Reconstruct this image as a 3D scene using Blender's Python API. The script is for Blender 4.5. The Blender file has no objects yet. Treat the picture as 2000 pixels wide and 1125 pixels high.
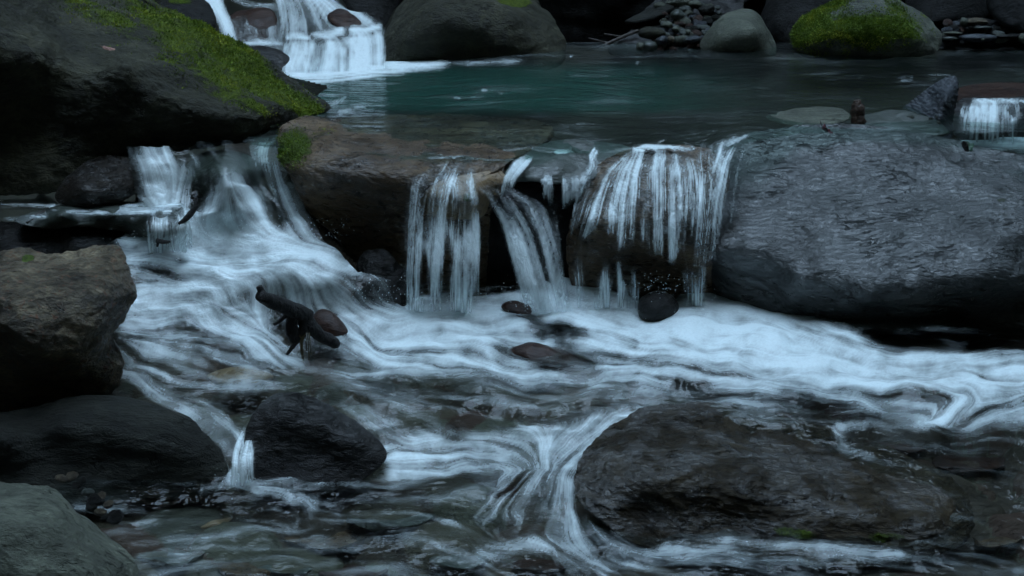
import bpy, math, random
import numpy as np
from mathutils import Vector
random.seed(7); RNG = np.random.default_rng(7)
SC = bpy.context.scene; COL = SC.collection

# ------------------------------------------------------------------ camera
HC = 1.3; PITCH = math.radians(18.6); F = 2414.0
cam = bpy.data.cameras.new('camera'); co = bpy.data.objects.new('camera', cam); COL.objects.link(co)
cam.sensor_width = 36; cam.lens = 36*F/2000; cam.clip_start = .05; cam.clip_end = 400
co.location = (0, 0, HC); co.rotation_euler = (math.pi/2-PITCH, 0, 0)
cam.dof.use_dof = True; cam.dof.focus_distance = 5.6; cam.dof.aperture_fstop = 9.0
SC.camera = co
# ------------------------------------------------------------------ sky, sun, exposure
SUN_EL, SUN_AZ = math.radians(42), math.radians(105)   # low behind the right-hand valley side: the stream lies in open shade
w = bpy.data.worlds.new('World'); SC.world = w; w.use_nodes = True
nt = w.node_tree; bg = nt.nodes['Background']; sky = nt.nodes.new('ShaderNodeTexSky')
sky.sky_type = 'NISHITA'; sky.sun_disc = False; sky.sun_elevation = SUN_EL; sky.sun_rotation = SUN_AZ
sky.dust_density = 1.0; sky.air_density = 2.5; sky.ozone_density = .1
nt.links.new(sky.outputs[0], bg.inputs[0]); bg.inputs[1].default_value = .15
sl = bpy.data.lights.new('sun', 'SUN'); sl.energy = .5; sl.angle = math.radians(12); sl.color = (1, .95, .88)
so = bpy.data.objects.new('sun', sl); COL.objects.link(so); so.location = (0, 5, 30)
# sky sun_rotation a puts the sun towards (sin a, cos a); the lamp shines the other way
d = Vector((math.sin(SUN_AZ)*math.cos(SUN_EL), math.cos(SUN_AZ)*math.cos(SUN_EL), math.sin(SUN_EL)))
so.rotation_euler = (-d).to_track_quat('-Z', 'Y').to_euler()
vs = SC.view_settings; vs.view_transform = 'Standard'; vs.look = 'None'; vs.gamma = 1; vs.exposure = 3.42
SC.cycles.use_denoising = True; SC.cycles.max_bounces = 8; SC.cycles.diffuse_bounces = 3
SC.cycles.glossy_bounces = 3; SC.cycles.transparent_max_bounces = 16; SC.cycles.sample_clamp_indirect = 4

# ------------------------------------------------------------------ maths
cp, sp_ = math.cos(PITCH), math.sin(PITCH)
def ray(px, py):
    xc = (np.asarray(px, float)-1000)/F; yc = (562.5-np.asarray(py, float))/F
    return xc, cp+yc*sp_, -sp_+yc*cp
def atY(px, py, Y):
    dx, dy, dz = ray(px, py); t = np.asarray(Y, float)/dy
    return np.stack([dx*t, np.broadcast_to(Y, np.shape(t))*1.0, HC+dz*t], -1)
def Yz(py, z):
    dx, dy, dz = ray(0, py); return (np.asarray(z, float)-HC)/dz*dy

_perm = np.random.default_rng(3).permutation(256); _perm = np.concatenate([_perm]*3)
_g = np.random.default_rng(4).normal(size=(256, 3)); _g /= np.linalg.norm(_g, axis=1)[:, None]; _g = _g.astype(np.float32)
def noise3(P):                                     # gradient noise, about -0.7..0.7
    P = np.asarray(P, np.float32); i = np.floor(P).astype(np.int64); f = P-i; i &= 255
    u = f*f*f*(f*(f*6-15)+10); out = 0
    for a in (0, 1):
        for b in (0, 1):
            for c in (0, 1):
                h = _perm[_perm[_perm[i[..., 0]+a]+i[..., 1]+b]+i[..., 2]+c]
                dd = (_g[h]*(f-np.array((a, b, c), np.float32))).sum(-1)
                wt = (u[..., 0] if a else 1-u[..., 0])*(u[..., 1] if b else 1-u[..., 1])*(u[..., 2] if c else 1-u[..., 2])
                out = out+wt*dd
    return out
def fbm(P, n=4, gain=.5):
    s = 0; a = 1.; P = np.asarray(P, float)
    for k in range(n): s = s+a*noise3(P*2**k+17.3*k); a *= gain
    return s
def sstep(a, b, x):
    t = np.clip((x-a)/(b-a), 0, 1); return t*t*(3-2*t)
class TPS:
    def __init__(s, pts, val, smooth=0.):
        s.c = np.asarray(pts, float)/300; n = len(s.c); v = np.asarray(val, float)
        K = s.k(s.c)+np.eye(n)*smooth; A = np.zeros((n+3, n+3)); A[:n, :n] = K
        A[:n, n] = 1; A[:n, n+1:] = s.c; A[n, :n] = 1; A[n+1:, :n] = s.c.T
        A[:n, :n] += np.eye(n)*1e-6
        s.w = np.linalg.solve(A, np.concatenate([v, [0, 0, 0]]))
    def k(s, q):
        r2 = ((q[:, None]-s.c[None])**2).sum(-1)
        return .5*r2*np.log(r2+1e-9)
    def __call__(s, pts):
        q = np.asarray(pts, float).reshape(-1, 2)/300; out = np.empty(len(q)); n = len(s.c)
        for i in range(0, len(q), 60000):
            b = q[i:i+60000]; out[i:i+60000] = s.k(b)@s.w[:n]+s.w[n]+b@s.w[n+1:]
        return out
def inpoly(x, y, poly):
    x = np.asarray(x); y = np.asarray(y); r = np.zeros(x.shape, bool); n = len(poly)
    for i in range(n):
        x1, y1 = poly[i]; x2, y2 = poly[(i+1) % n]
        if y1 == y2: continue
        r ^= ((y1 > y) != (y2 > y)) & (x < (x2-x1)*(y-y1)/(y2-y1)+x1)
    return r

# ------------------------------------------------------------------ mesh helpers
def mesh_of(name, V, faces, mat, attrs=None, smooth=True, base=None):
    """faces: (n,4) or (n,3) int array or a list of such arrays; origin set to the base"""
    V = np.asarray(V, np.float64)
    if base is None: base = np.array([(V[:, 0].min()+V[:, 0].max())/2, (V[:, 1].min()+V[:, 1].max())/2, V[:, 2].min()])
    base = np.asarray(base, float); L = V-base
    if not isinstance(faces, list): faces = [faces]
    me = bpy.data.meshes.new(name); nf = sum(len(f) for f in faces); nl = sum(f.size for f in faces)
    me.vertices.add(len(V)); me.vertices.foreach_set('co', L.astype(np.float32).ravel())
    me.loops.add(nl); me.polygons.add(nf)
    me.loops.foreach_set('vertex_index', np.concatenate([f.ravel() for f in faces]).astype(np.int32))
    tot = np.concatenate([np.full(len(f), f.shape[1]) for f in faces]); st = np.concatenate([[0], np.cumsum(tot)[:-1]])
    me.polygons.foreach_set('loop_start', st.astype(np.int32))
    try: me.polygons.foreach_set('loop_total', tot.astype(np.int32))
    except Exception: pass
    me.update(calc_edges=True); me.validate()
    me.polygons.foreach_set('use_smooth', np.full(len(me.polygons), smooth))
    for k, v in (attrs or {}).items():
        a = me.attributes.new(k, 'FLOAT', 'POINT'); a.data.foreach_set('value', np.asarray(v, np.float32))
    me.materials.append(mat)
    o = bpy.data.objects.new(name, me); o.location = base; COL.objects.link(o); return o
def child(o, parent):
    o.parent = parent; o.location = Vector(o.location)-Vector(parent.location); return o
def tag(o, label=None, cat=None, group=None, kind=None):
    if label: o['label'] = label
    if cat: o['category'] = cat
    if group: o['group'] = group
    if kind: o['kind'] = kind
    return o
def grid_faces(n, m, off=0):
    i, j = np.meshgrid(np.arange(n-1), np.arange(m-1), indexing='ij'); a = i*m+j+off
    return np.stack([a, a+m, a+m+1, a+1], -1).reshape(-1, 4)
def vnormals(V, faces):
    N = np.zeros_like(V); a = V[faces[:, 0]]; b = V[faces[:, 1]]; c = V[faces[:, 2]]; d_ = V[faces[:, 3 if faces.shape[1] == 4 else 0]]
    fn = np.cross(c-a, d_-b) if faces.shape[1] == 4 else np.cross(b-a, c-a)
    for k in range(faces.shape[1]):
        for ax in range(3): N[:, ax] += np.bincount(faces[:, k], fn[:, ax], len(V))
    return N/(np.linalg.norm(N, axis=1)[:, None]+1e-12)

# ------------------------------------------------------------------ materials
class NT:
    def __init__(s, name):
        s.m = bpy.data.materials.new(name); s.m.use_nodes = True; s.t = s.m.node_tree; s.t.nodes.clear()
        s.out = s.n('OutputMaterial')
    def n(s, t, **kw):
        x = s.t.nodes.new('ShaderNode'+t)
        for k, v in kw.items(): setattr(x, k, v)
        return x
    def l(s, a, b): s.t.links.new(a, b)
    def put(s, sock, v):
        if hasattr(v, 'is_linked') or isinstance(v, bpy.types.NodeSocket): s.l(v, sock)
        else: sock.default_value = v
    def math(s, op, a, b=0., c=None, clamp=False):
        x = s.n('Math', operation=op); x.use_clamp = clamp; s.put(x.inputs[0], a); s.put(x.inputs[1], b)
        if c is not None: s.put(x.inputs[2], c)
        return x.outputs[0]
    def noise(s, vec, scale, detail=4, rough=.55, dist=0.):
        x = s.n('TexNoise'); s.l(vec, x.inputs['Vector']); x.inputs['Scale'].default_value = scale
        x.inputs['Detail'].default_value = detail; x.inputs['Roughness'].default_value = rough; x.inputs['Distortion'].default_value = dist
        return x.outputs['Fac']
    def vor(s, vec, scale, feature='F1'):
        x = s.n('TexVoronoi', feature=feature); s.l(vec, x.inputs['Vector']); x.inputs['Scale'].default_value = scale; return x
    def ramp(s, f, stops):
        x = s.n('ValToRGB'); s.l(f, x.inputs[0]); e = x.color_ramp.elements
        while len(e) < len(stops): e.new(.5)
        for k, (p, c) in enumerate(stops):
            e[k].position = p; e[k].color = (*c, 1) if isinstance(c, tuple) else (c, c, c, 1)
        return x.outputs[0]
    def mix(s, f, a, b, blend='MIX'):
        x = s.n('Mix', data_type='RGBA', blend_type=blend); s.put(x.inputs[0], f)
        for k, v in ((6, a), (7, b)): s.put(x.inputs[k], (*v, 1) if isinstance(v, tuple) else v)
        return x.outputs[2]
    def rng(s, v, a, b, c, d_):
        x = s.n('MapRange'); s.l(v, x.inputs[0])
        for k, q in enumerate((a, b, c, d_)): x.inputs[k+1].default_value = q
        return x.outputs[0]
    def bump(s, h, strength, dist, prev=None):
        x = s.n('Bump'); s.l(h, x.inputs['Height']); x.inputs['Strength'].default_value = strength; x.inputs['Distance'].default_value = dist
        if prev is not None: s.l(prev, x.inputs['Normal'])
        return x.outputs[0]

def rock_mat(name, cols, rough=(.2, .5), scale=3., bump=1., strat=None, speck=None, spec=.5, moss=True, wet=0., cells=None, flake=((0, math.radians(8), 0), (1, 2.3, 2.3), 20.), mossc=((.035, .06, .006), (.11, .17, .012)), patchy=0):
    """cols: dark, mid, light base colours; strat: (rotation euler, scale) for layered stone"""
    t = NT(name); tc = t.n('TexCoord').outputs['Object']
    mp = t.n('Mapping'); t.l(tc, mp.inputs['Vector'])
    if strat: mp.inputs['Rotation'].default_value = strat[0]; mp.inputs['Scale'].default_value = strat[1]
    v = mp.outputs[0]
    n1 = t.noise(tc, scale, 6, .6, .3); n2 = t.noise(v, scale*5, 6, .65, .6); n3 = t.noise(v, scale*22, 5, .6)
    f = t.math('ADD', t.math('MULTIPLY', n1, .55), t.math('MULTIPLY', n2, .45))
    base = t.ramp(f, [(.34, cols[0]), (.5, cols[1]), (.66, cols[2])])
    base = t.mix(t.rng(n3, .42, .66, 0, .75), base, t.mix(.6, base, cols[0]))
    if speck is not None: base = t.mix(t.rng(t.noise(tc, scale*9, 5, .7, 1.), .56, .66, 0, .8), base, speck)
    if cells:
        base = t.mix(.72, base, t.ramp(t.n('Attribute', attribute_name='cell').outputs['Fac'], cells[1]))
    m2 = t.n('Mapping'); t.l(tc, m2.inputs['Vector']); m2.inputs['Rotation'].default_value = flake[0]; m2.inputs['Scale'].default_value = flake[1]
    fl = t.noise(m2.outputs[0], flake[2], 6, .68, .35)
    m3 = t.n('Mapping'); t.l(tc, m3.inputs['Vector']); m3.inputs['Rotation'].default_value = flake[0]; m3.inputs['Scale'].default_value = (1, 4, 4)
    cn = t.noise(m3.outputs[0], scale*1.4, 4, .6, .8); cm = t.rng(t.noise(tc, scale*1.7, 3, .5), .5, .6, 0, 1)
    ck = t.math('MULTIPLY', t.rng(t.math('ABSOLUTE', t.math('SUBTRACT', cn, .5)), .0, .02, 1, 0), cm)
    base = t.mix(t.math('MULTIPLY', ck, .7), base, (.004, .004, .004))
    h = t.math('SUBTRACT', t.math('ADD', t.math('MULTIPLY', fl, 1.), t.math('MULTIPLY', n2, .5)), t.math('MULTIPLY', ck, .5))
    nrm = t.bump(h, 1., .013*bump)
    p = t.n('BsdfPrincipled'); r = t.rng(n2, .35, .65, rough[0], rough[1])
    p.inputs['Specular IOR Level'].default_value = spec
    if moss:
        a = t.n('Attribute', attribute_name='moss').outputs['Fac']
        mm = t.rng(t.math('ADD', a, t.math('MULTIPLY', t.math('SUBTRACT', t.noise(tc, scale*8, 6, .7), .5), .9)), .42, .58, 0, 1)
        mc = t.ramp(t.noise(tc, scale*30, 4, .7), [(.35, mossc[0]), (.65, mossc[1])])
        base = t.mix(mm, base, mc); r2 = t.n('Mix'); t.l(mm, r2.inputs[0]); t.l(r, r2.inputs[2]); r2.inputs[3].default_value = .95; r = r2.outputs[0]
        nrm = t.bump(t.math('MULTIPLY', mm, t.noise(tc, scale*45, 4, .8)), .8, .03, nrm)
    if wet:
        wm = t.noise(v, scale*1.1, 5, .65, .5)
        t.l(t.math('MULTIPLY', t.rng(wm, .47 if patchy else .40, .56 if patchy else .58, .06 if patchy else .3*wet, wet), t.math('MULTIPLY', t.rng(fl, .38, .58, .3, 1.), t.math('SUBTRACT', 1., t.math('MULTIPLY', ck, .9)))), p.inputs['Coat Weight']); t.l(t.rng(n3, .35, .65, .04, .18), p.inputs['Coat Roughness']); p.inputs['Coat IOR'].default_value = 1.9
        t.l(nrm, p.inputs['Coat Normal'])
    t.l(base, p.inputs['Base Color']); t.l(r, p.inputs['Roughness']); t.l(nrm, p.inputs['Normal']); t.l(p.outputs[0], t.out.inputs[0])
    return t.m

def water_mat(name, tint=(.90, .95, .93), murk=(.02, .05, .05), murkf=.05, ripple=1., ripscale=(4, 14, 4), gloss_r=.06, foamc=(.80, .90, .91), deep=False):
    t = NT(name); tc = t.n('TexCoord').outputs['Object']
    fo = t.n('Attribute', attribute_name='foam').outputs['Fac']; bo = t.n('Attribute', attribute_name='body').outputs['Fac']
    mp = t.n('Mapping'); t.l(tc, mp.inputs['Vector']); mp.inputs['Scale'].default_value = ripscale; v = mp.outputs[0]
    n1 = t.noise(v, 1., 4, .55, .4); n2 = t.noise(tc, 60, 3, .6)
    nb = t.bump(n1, .5*ripple, .05); nf = t.bump(n2, .2, .006, nb)
    gl = t.n('BsdfGlossy'); gl.inputs['Roughness'].default_value = gloss_r; t.l(nb, gl.inputs['Normal'])
    tr = t.n('BsdfTransparent'); tr.inputs[0].default_value = (*tint, 1)
    df = t.n('BsdfDiffuse'); df.inputs[0].default_value = (*murk, 1)
    m1 = t.n('MixShader'); m1.inputs[0].default_value = murkf; t.l(tr.outputs[0], m1.inputs[1])
    if deep: t.l(t.math('MULTIPLY', t.n('Attribute', attribute_name='deep').outputs['Fac'], murkf), m1.inputs[0]); t.l(df.outputs[0], m1.inputs[2])
    fr = t.n('Fresnel'); fr.inputs[0].default_value = 1.33; t.l(nb, fr.inputs['Normal'])
    m2 = t.n('MixShader'); t.l(fr.outputs[0], m2.inputs[0]); t.l(m1.outputs[0], m2.inputs[1]); t.l(gl.outputs[0], m2.inputs[2])
    p = t.n('BsdfPrincipled'); p.inputs['Base Color'].default_value = (*foamc, 1); p.inputs['Roughness'].default_value = .45
    p.inputs['Specular IOR Level'].default_value = .3; t.l(nf, p.inputs['Normal'])
    ff = t.math('MULTIPLY', fo, t.rng(t.noise(tc, 90, 2, .6), .3, .6, .93, 1.02), clamp=True)
    m3 = t.n('MixShader'); t.l(ff, m3.inputs[0]); t.l(m2.outputs[0], m3.inputs[1]); t.l(p.outputs[0], m3.inputs[2])
    t0 = t.n('BsdfTransparent'); m4 = t.n('MixShader'); t.l(bo, m4.inputs[0]); t.l(t0.outputs[0], m4.inputs[1]); t.l(m3.outputs[0], m4.inputs[2])
    t.l(m4.outputs[0], t.out.inputs[0]); return t.m

def plain_mat(name, c1, c2, rough=.6, scale=20, bump=.5, strat=None):
    t = NT(name); tc = t.n('TexCoord').outputs['Object']; mp = t.n('Mapping'); t.l(tc, mp.inputs[0])
    if strat: mp.inputs['Scale'].default_value = strat
    n = t.noise(mp.outputs[0], scale, 5, .6); p = t.n('BsdfPrincipled')
    t.l(t.ramp(n, [(.35, c1), (.65, c2)]), p.inputs['Base Color']); p.inputs['Roughness'].default_value = rough
    t.l(t.bump(n, bump, .02), p.inputs['Normal']); t.l(p.outputs[0], t.out.inputs[0]); return t.m

# ------------------------------------------------------------------ boulders
def resample_closed(P, n):
    """closed outline -> n points by arc length, rounded with Catmull-Rom"""
    P = np.asarray(P, float); Q = []
    for i in range(len(P)):
        p0, p1, p2, p3 = P[i-1], P[i], P[(i+1) % len(P)], P[(i+2) % len(P)]
        for s in np.linspace(0, 1, 12, endpoint=False):
            Q.append(.5*((2*p1)+(p2-p0)*s+(2*p0-5*p1+4*p2-p3)*s*s+(3*p1-p0-3*p2+p3)*s**3))
    Q = np.array(Q+[Q[0]]); L = np.concatenate([[0], np.cumsum(np.linalg.norm(np.diff(Q[:, :2], axis=0), axis=1))])
    s = np.linspace(0, L[-1], n, endpoint=False)
    return np.stack([np.interp(s, L, Q[:, k]) for k in range(Q.shape[1])], -1)
def shirley(n):
    a = np.linspace(-1, 1, n); X, Y = np.meshgrid(a, a, indexing='ij')
    big = np.abs(X) > np.abs(Y); r = np.where(big, X, Y)
    with np.errstate(all='ignore'):
        ph = np.where(big, math.pi/4*Y/np.where(X == 0, 1, X), math.pi/2-math.pi/4*X/np.where(Y == 0, 1, Y))
    ph = np.where(r < 0, ph+math.pi, ph); return np.abs(r), ph % (2*math.pi)
def boulder(name, label, outline, Y0, mat, ctrl=(), front=.15, back=.5, centre=None, N=None, disp=((2.2, .03), (7, .012), (22, .004)),
            strat=None, cat='boulder', group=None, moss=None, ridge=0., seed=0, mossn=0, mossh=.012, facet=0.):
    O = np.array([(p[0], p[1], p[2] if len(p) > 2 else Y0) for p in outline], float)
    ext = max(np.ptp(O[:, 0]), np.ptp(O[:, 1])); N = N or int(np.clip(ext/3.2, 14, 230)); N += N % 2+1
    R = resample_closed(O, 720); C = np.array(centre if centre else ((R[:, 0].min()+R[:, 0].max())/2, (R[:, 1].min()+R[:, 1].max())/2), float)
    r, ph = shirley(N); r = np.sin(r*math.pi/2); r = .55*r+.45*shirley(N)[0]; k = ph/(2*math.pi)*720; k0 = np.floor(k).astype(int) % 720; fk = k-np.floor(k)
    B = R[k0]*(1-fk)[..., None]+R[(k0+1) % 720]*fk[..., None]
    p = C+(B[..., :2]-C)*r[..., None]; pf = p.reshape(-1, 2); rf = np.clip(r.ravel(), 0, 1); dome = np.sqrt(np.clip(1-rf**2, 0, 1))
    rim = R[::24]; tr = TPS(rim[:, :2], rim[:, 2]); Yr = tr(pf); Yf = Yr-front*dome
    if len(ctrl):
        c = np.array(ctrl, float); n = len(c)
        rad = np.linalg.norm(c[:, :2]-C, axis=1)
        bx = TPS(np.concatenate([rim[:, :2], c[:, :2]]), np.concatenate([rim[:, 2], c[:, 2]]), 1e-4)
        Yf = bx(pf)-.3*front*dome*(rf > .0)*np.clip((rf-.3)/.5, 0, 1)
    Yb = Yr+back*dome
    Vf = atY(pf[:, 0], pf[:, 1], Yf); Vb = atY(pf[:, 0], pf[:, 1], np.maximum(Yb, Yf+.02*dome))
    n2 = N*N; edge = np.zeros((N, N), bool); edge[[0, -1]] = True; edge[:, [0, -1]] = True; edge = edge.ravel()
    idx = np.arange(n2)+n2; idx[edge] = np.arange(n2)[edge]
    ff = grid_faces(N, N); fb = idx[ff][:, ::-1]; V = np.concatenate([Vf, Vb]); faces = np.concatenate([ff, fb])
    used = np.zeros(2*n2, bool); used[faces.ravel()] = True; mp = np.cumsum(used)-1; V = V[used]; faces = mp[faces]
    nr = vnormals(V, faces)
    cen = V.mean(0)
    if ((V-cen)*nr).sum() < 0: faces = faces[:, ::-1]; nr = -nr
    S = V.copy()
    if strat is not None:
        e, sc = strat; from mathutils import Euler
        M = np.array(Euler(e).to_matrix()); S = (V@M)*np.array(sc)
    h = 0
    for q, (fr, am) in enumerate(disp):
        a = noise3((V if q == 0 else S)*fr+seed*13.7+q*5.1)
        if q and ridge: a = (1-ridge)*a+ridge*(.35-np.abs(noise3(S*fr*.8+seed*3.1+q))*1.6)
        h = h+am*a*1.5
    if facet:
        g = noise3(V*2.6+seed*7); h = h+facet*(np.round(g*5)/5-g)
    V = V+nr*np.asarray(h)[:, None]
    A = {}
    mv = np.zeros(len(V))
    if moss is not None:
        pxv = np.zeros((2*n2, 2)); pxv[:n2] = pf; pxv[n2:] = pf; pxv = pxv[used]
        for q in moss:
            x, y, rx, ry, s = q[:5]; an = math.radians(q[5]) if len(q) > 5 else 0; dx = pxv[:, 0]-x; dy = pxv[:, 1]-y
            u = (dx*math.cos(an)+dy*math.sin(an))/rx; v = (-dx*math.sin(an)+dy*math.cos(an))/ry
            mv = np.maximum(mv, s*np.exp(-(u*u+v*v)))
        mv *= .5+.5*sstep(-.3, .3, nr[:, 2])
    A['moss'] = mv
    o = mesh_of(name, V, faces, mat, A); tag(o, label, cat, group)
    if mossn and moss is not None:                 # real tufts of moss standing on the stone
        nn = vnormals(V, faces); keep = mv+.5*fbm(V*7+seed, 3)
        pr = np.clip((keep-.3)*2, 0, 1); pr[n2:] *= .5; pr /= pr.sum(); pick = RNG.choice(len(V), mossn, p=pr)
        tri = faces[:, :3]; c = V[pick]+RNG.normal(size=(mossn, 3))*.006; nv = nn[pick]+RNG.normal(size=(mossn, 3))*.55+np.array((0, 0, .25)); nv /= np.linalg.norm(nv, axis=1)[:, None]
        t1 = np.cross(nv, RNG.normal(size=(mossn, 3))); t1 /= np.linalg.norm(t1, axis=1)[:, None]; hh = mossh*RNG.uniform(.5, 1.5, (mossn, 1)); ww = hh*.34
        a = c-t1*ww-nv*.003; b = c+t1*ww-nv*.003; m_ = c+nv*hh; VV = np.stack([a, b, m_], 1).reshape(-1, 3)
        mo = mesh_of('moss', VV, np.arange(len(VV)).reshape(-1, 3), MOSS, {'hue': np.repeat(np.clip(.5+.75*fbm(c*6+seed, 3)+RNG.normal(size=mossn)*.13, 0, 1), 3)}, smooth=False, base=np.array(o.location))
        child(mo, o); mo['kind'] = 'stuff'
    return o

# ------------------------------------------------------------------ moving water: a mesh with foam drawn out along its flow
def relief_water(name, bounds, step, region, ctrl, strokes, mat, mode='z', bgfoam=.1, bgw=.12, body_edge=None, amp=.012, L=26, lic_k=1.15,
                 swirl=.25, seed=0, smooth=1e-4, gain=1., bigamp=0., feather=10., mound=.0, cut=0., extra=None, taper=0., pw=1., blend='mean', patch=0.):
    x0, y0, x1, y1 = bounds; nx = int((x1-x0)/step)+1; ny = int((y1-y0)/step)+1
    gx = x0+np.arange(nx)*step; gy = y0+np.arange(ny)*step; PX, PY = np.meshgrid(gx, gy, indexing='ij')
    # flow and foam from the strokes, on a coarser grid
    s = max(1, int(round(6/step))); cx = np.arange(0, nx+s, s); cy = np.arange(0, ny+s, s)
    CX, CY = np.meshgrid(x0+cx*step, y0+cy*step, indexing='ij'); W = np.zeros(CX.shape); Fo = W.copy(); DX = W.copy(); DY = W.copy(); M = W.copy(); MX = W.copy()
    for st in strokes:
        pts, wd, fo = st[:3]; P = np.array(pts, float); seg = np.linalg.norm(np.diff(P, axis=0), axis=1); n = max(3, int(seg.sum()/(wd*.5))+1)
        Lc = np.concatenate([[0], np.cumsum(seg)]); q = np.linspace(0, Lc[-1], n); X = np.interp(q, Lc, P[:, 0]); Y = np.interp(q, Lc, P[:, 1])
        f = np.interp(q/Lc[-1], np.linspace(0, 1, len(fo)), fo) if isinstance(fo, (tuple, list)) else np.full(n, fo)
        tx, ty = np.gradient(X), np.gradient(Y); tl = np.hypot(tx, ty)+1e-9; tx /= tl; ty /= tl
        best = np.full(CX.shape, -1.); bi = np.zeros(CX.shape, int)
        for k in range(n):
            g = np.exp(-((CX-X[k])**2+(CY-Y[k])**2)/(wd*wd)); b = g > best; best = np.where(b, g, best); bi = np.where(b, k, bi)
        wt = best**1.0*(1 if len(st) < 4 else st[3])
        if taper:
            e = bi/(n-1.); wt = wt*sstep(-.02, taper, e)*sstep(1.02, 1-taper*.5, e); best = best*sstep(-.05, taper, e)
        W += wt; Fo += wt*f[bi]; DX += wt*tx[bi]; DY += wt*ty[bi]; M = np.maximum(M, best); MX = np.maximum(MX, best*f[bi])
    fl = (Fo+bgw*bgfoam)/(W+bgw) if blend == 'mean' else .85*MX+.15*(Fo/(W+.3)); ln = np.hypot(DX, DY)+1e-9; DX /= ln; DY /= ln
    def up(a):
        i = np.arange(nx)/s; j = np.arange(ny)/s; i0 = np.floor(i).astype(int); j0 = np.floor(j).astype(int); fi = (i-i0)[:, None]; fj = (j-j0)[None]
        i1 = np.minimum(i0+1, a.shape[0]-1); j1 = np.minimum(j0+1, a.shape[1]-1)
        return (a[i0][:, j0]*(1-fi)+a[i1][:, j0]*fi)*(1-fj)+(a[i0][:, j1]*(1-fi)+a[i1][:, j1]*fi)*fj
    foam, dx, dy, M = up(fl), up(DX), up(DY), up(M)
    pn = np.stack([PX/48, PY/40, np.full(PX.shape, seed*3.3)], -1)
    ang = swirl*(fbm(pn, 3)*2.6); ca, sa = np.cos(ang), np.sin(ang); dx, dy = dx*ca-dy*sa, dx*sa+dy*ca
    ln = np.hypot(dx, dy)+1e-6; dx /= ln; dy /= ln
    rg = np.random.default_rng(seed+5); n0 = rg.random((nx, ny)).astype(np.float32)
    def blur(a, k):
        for _ in range(2):
            for ax in (0, 1):
                c = np.cumsum(np.pad(a, [(k+1, k) if q == ax else (0, 0) for q in (0, 1)], mode='wrap'), axis=ax, dtype=np.float64)
                a = ((c[2*k+1:] - c[:-2*k-1]) if ax == 0 else (c[:, 2*k+1:]-c[:, :-2*k-1]))/(2*k+1)
        return a
    n1 = blur(rg.random((nx, ny)), 2); n1 = (n1-n1.mean())/n1.std(); n2 = blur(rg.random((nx, ny)), 6); n2 = (n2-n2.mean())/n2.std()
    n0 = (n0-.5)*3.46; acc = [n0*1., n1*1., n2*1.]; cnt = 1
    for sg in (1, -1):
        x, y = np.meshgrid(np.arange(nx, dtype=float), np.arange(ny, dtype=float), indexing='ij')
        for k in range(L):
            i = np.clip(np.rint(x), 0, nx-1).astype(int); j = np.clip(np.rint(y), 0, ny-1).astype(int)
            x = x+sg*dx[i, j]*1.0; y = y+sg*dy[i, j]*1.0
            i = np.clip(np.rint(x), 0, nx-1).astype(int); j = np.clip(np.rint(y), 0, ny-1).astype(int)
            acc[1] = acc[1]+n1[i, j]; acc[2] = acc[2]+n2[i, j]
            if k < L*.8: acc[0] = acc[0]+n0[i, j]
    l0, l1, l2 = [(a-a.mean())/a.std() for a in acc]
    den = np.clip(foam, 0, 1.1)**pw*gain
    if patch: den = den*(1+patch*fbm(np.stack([PX/42, PY/24, np.full(PX.shape, seed+9.1)], -1), 3))
    fa = sstep(.0, 1., den+lic_k*.17*(l1*.66+l2*.12+l0*.60)*(.5+1.3*np.sqrt(np.clip(den*(1.12-den), 0, 1)))-cut)
    fa = np.clip(fa, 0, 1)
    body = np.ones(PX.shape)
    if body_edge: body = sstep(body_edge[0], body_edge[1], M*(1+.28*l1+.22*l2))
    # feather towards the region's outline so that the water ends softly
    inside = inpoly(PX, PY, region)
    pf = np.stack([PX.ravel(), PY.ravel()], -1)
    c = np.array(ctrl, float); val = TPS(c[:, :2], c[:, 2], smooth)(pf)
    V = atY(pf[:, 0], pf[:, 1], Yz(pf[:, 1], val) if mode == 'z' else val)
    hh = amp*(l2*.7+l1*.3+l0*.04)*(.35+.65*np.clip(foam*1.4, 0, 1))
    if bigamp: hh = hh+bigamp*fbm(np.stack([PX/95, PY/45, np.full(PX.shape, seed+.5)], -1), 3, .4)*(.4+.6*np.clip(foam*2, 0, 1))
    hh = hh+mound*foam
    if mode == 'z': V[:, 2] += hh.ravel()
    else: V[:, 1] -= hh.ravel(); V[:, 2] += .4*hh.ravel()
    fcs = grid_faces(nx, ny); keep = inside.ravel()[fcs].all(1)
    if body_edge: keep &= (body.ravel()[fcs].max(1) > .01)
    fcs = fcs[keep][:, ::-1]; used = np.zeros(len(V), bool); used[fcs.ravel()] = True; mp = np.cumsum(used)-1
    return mesh_of(name, V[used], mp[fcs], mat, {'foam': fa.ravel()[used], 'body': body.ravel()[used], **{k: q(PX, PY).ravel()[used] for k, q in (extra or {}).items()}})

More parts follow.
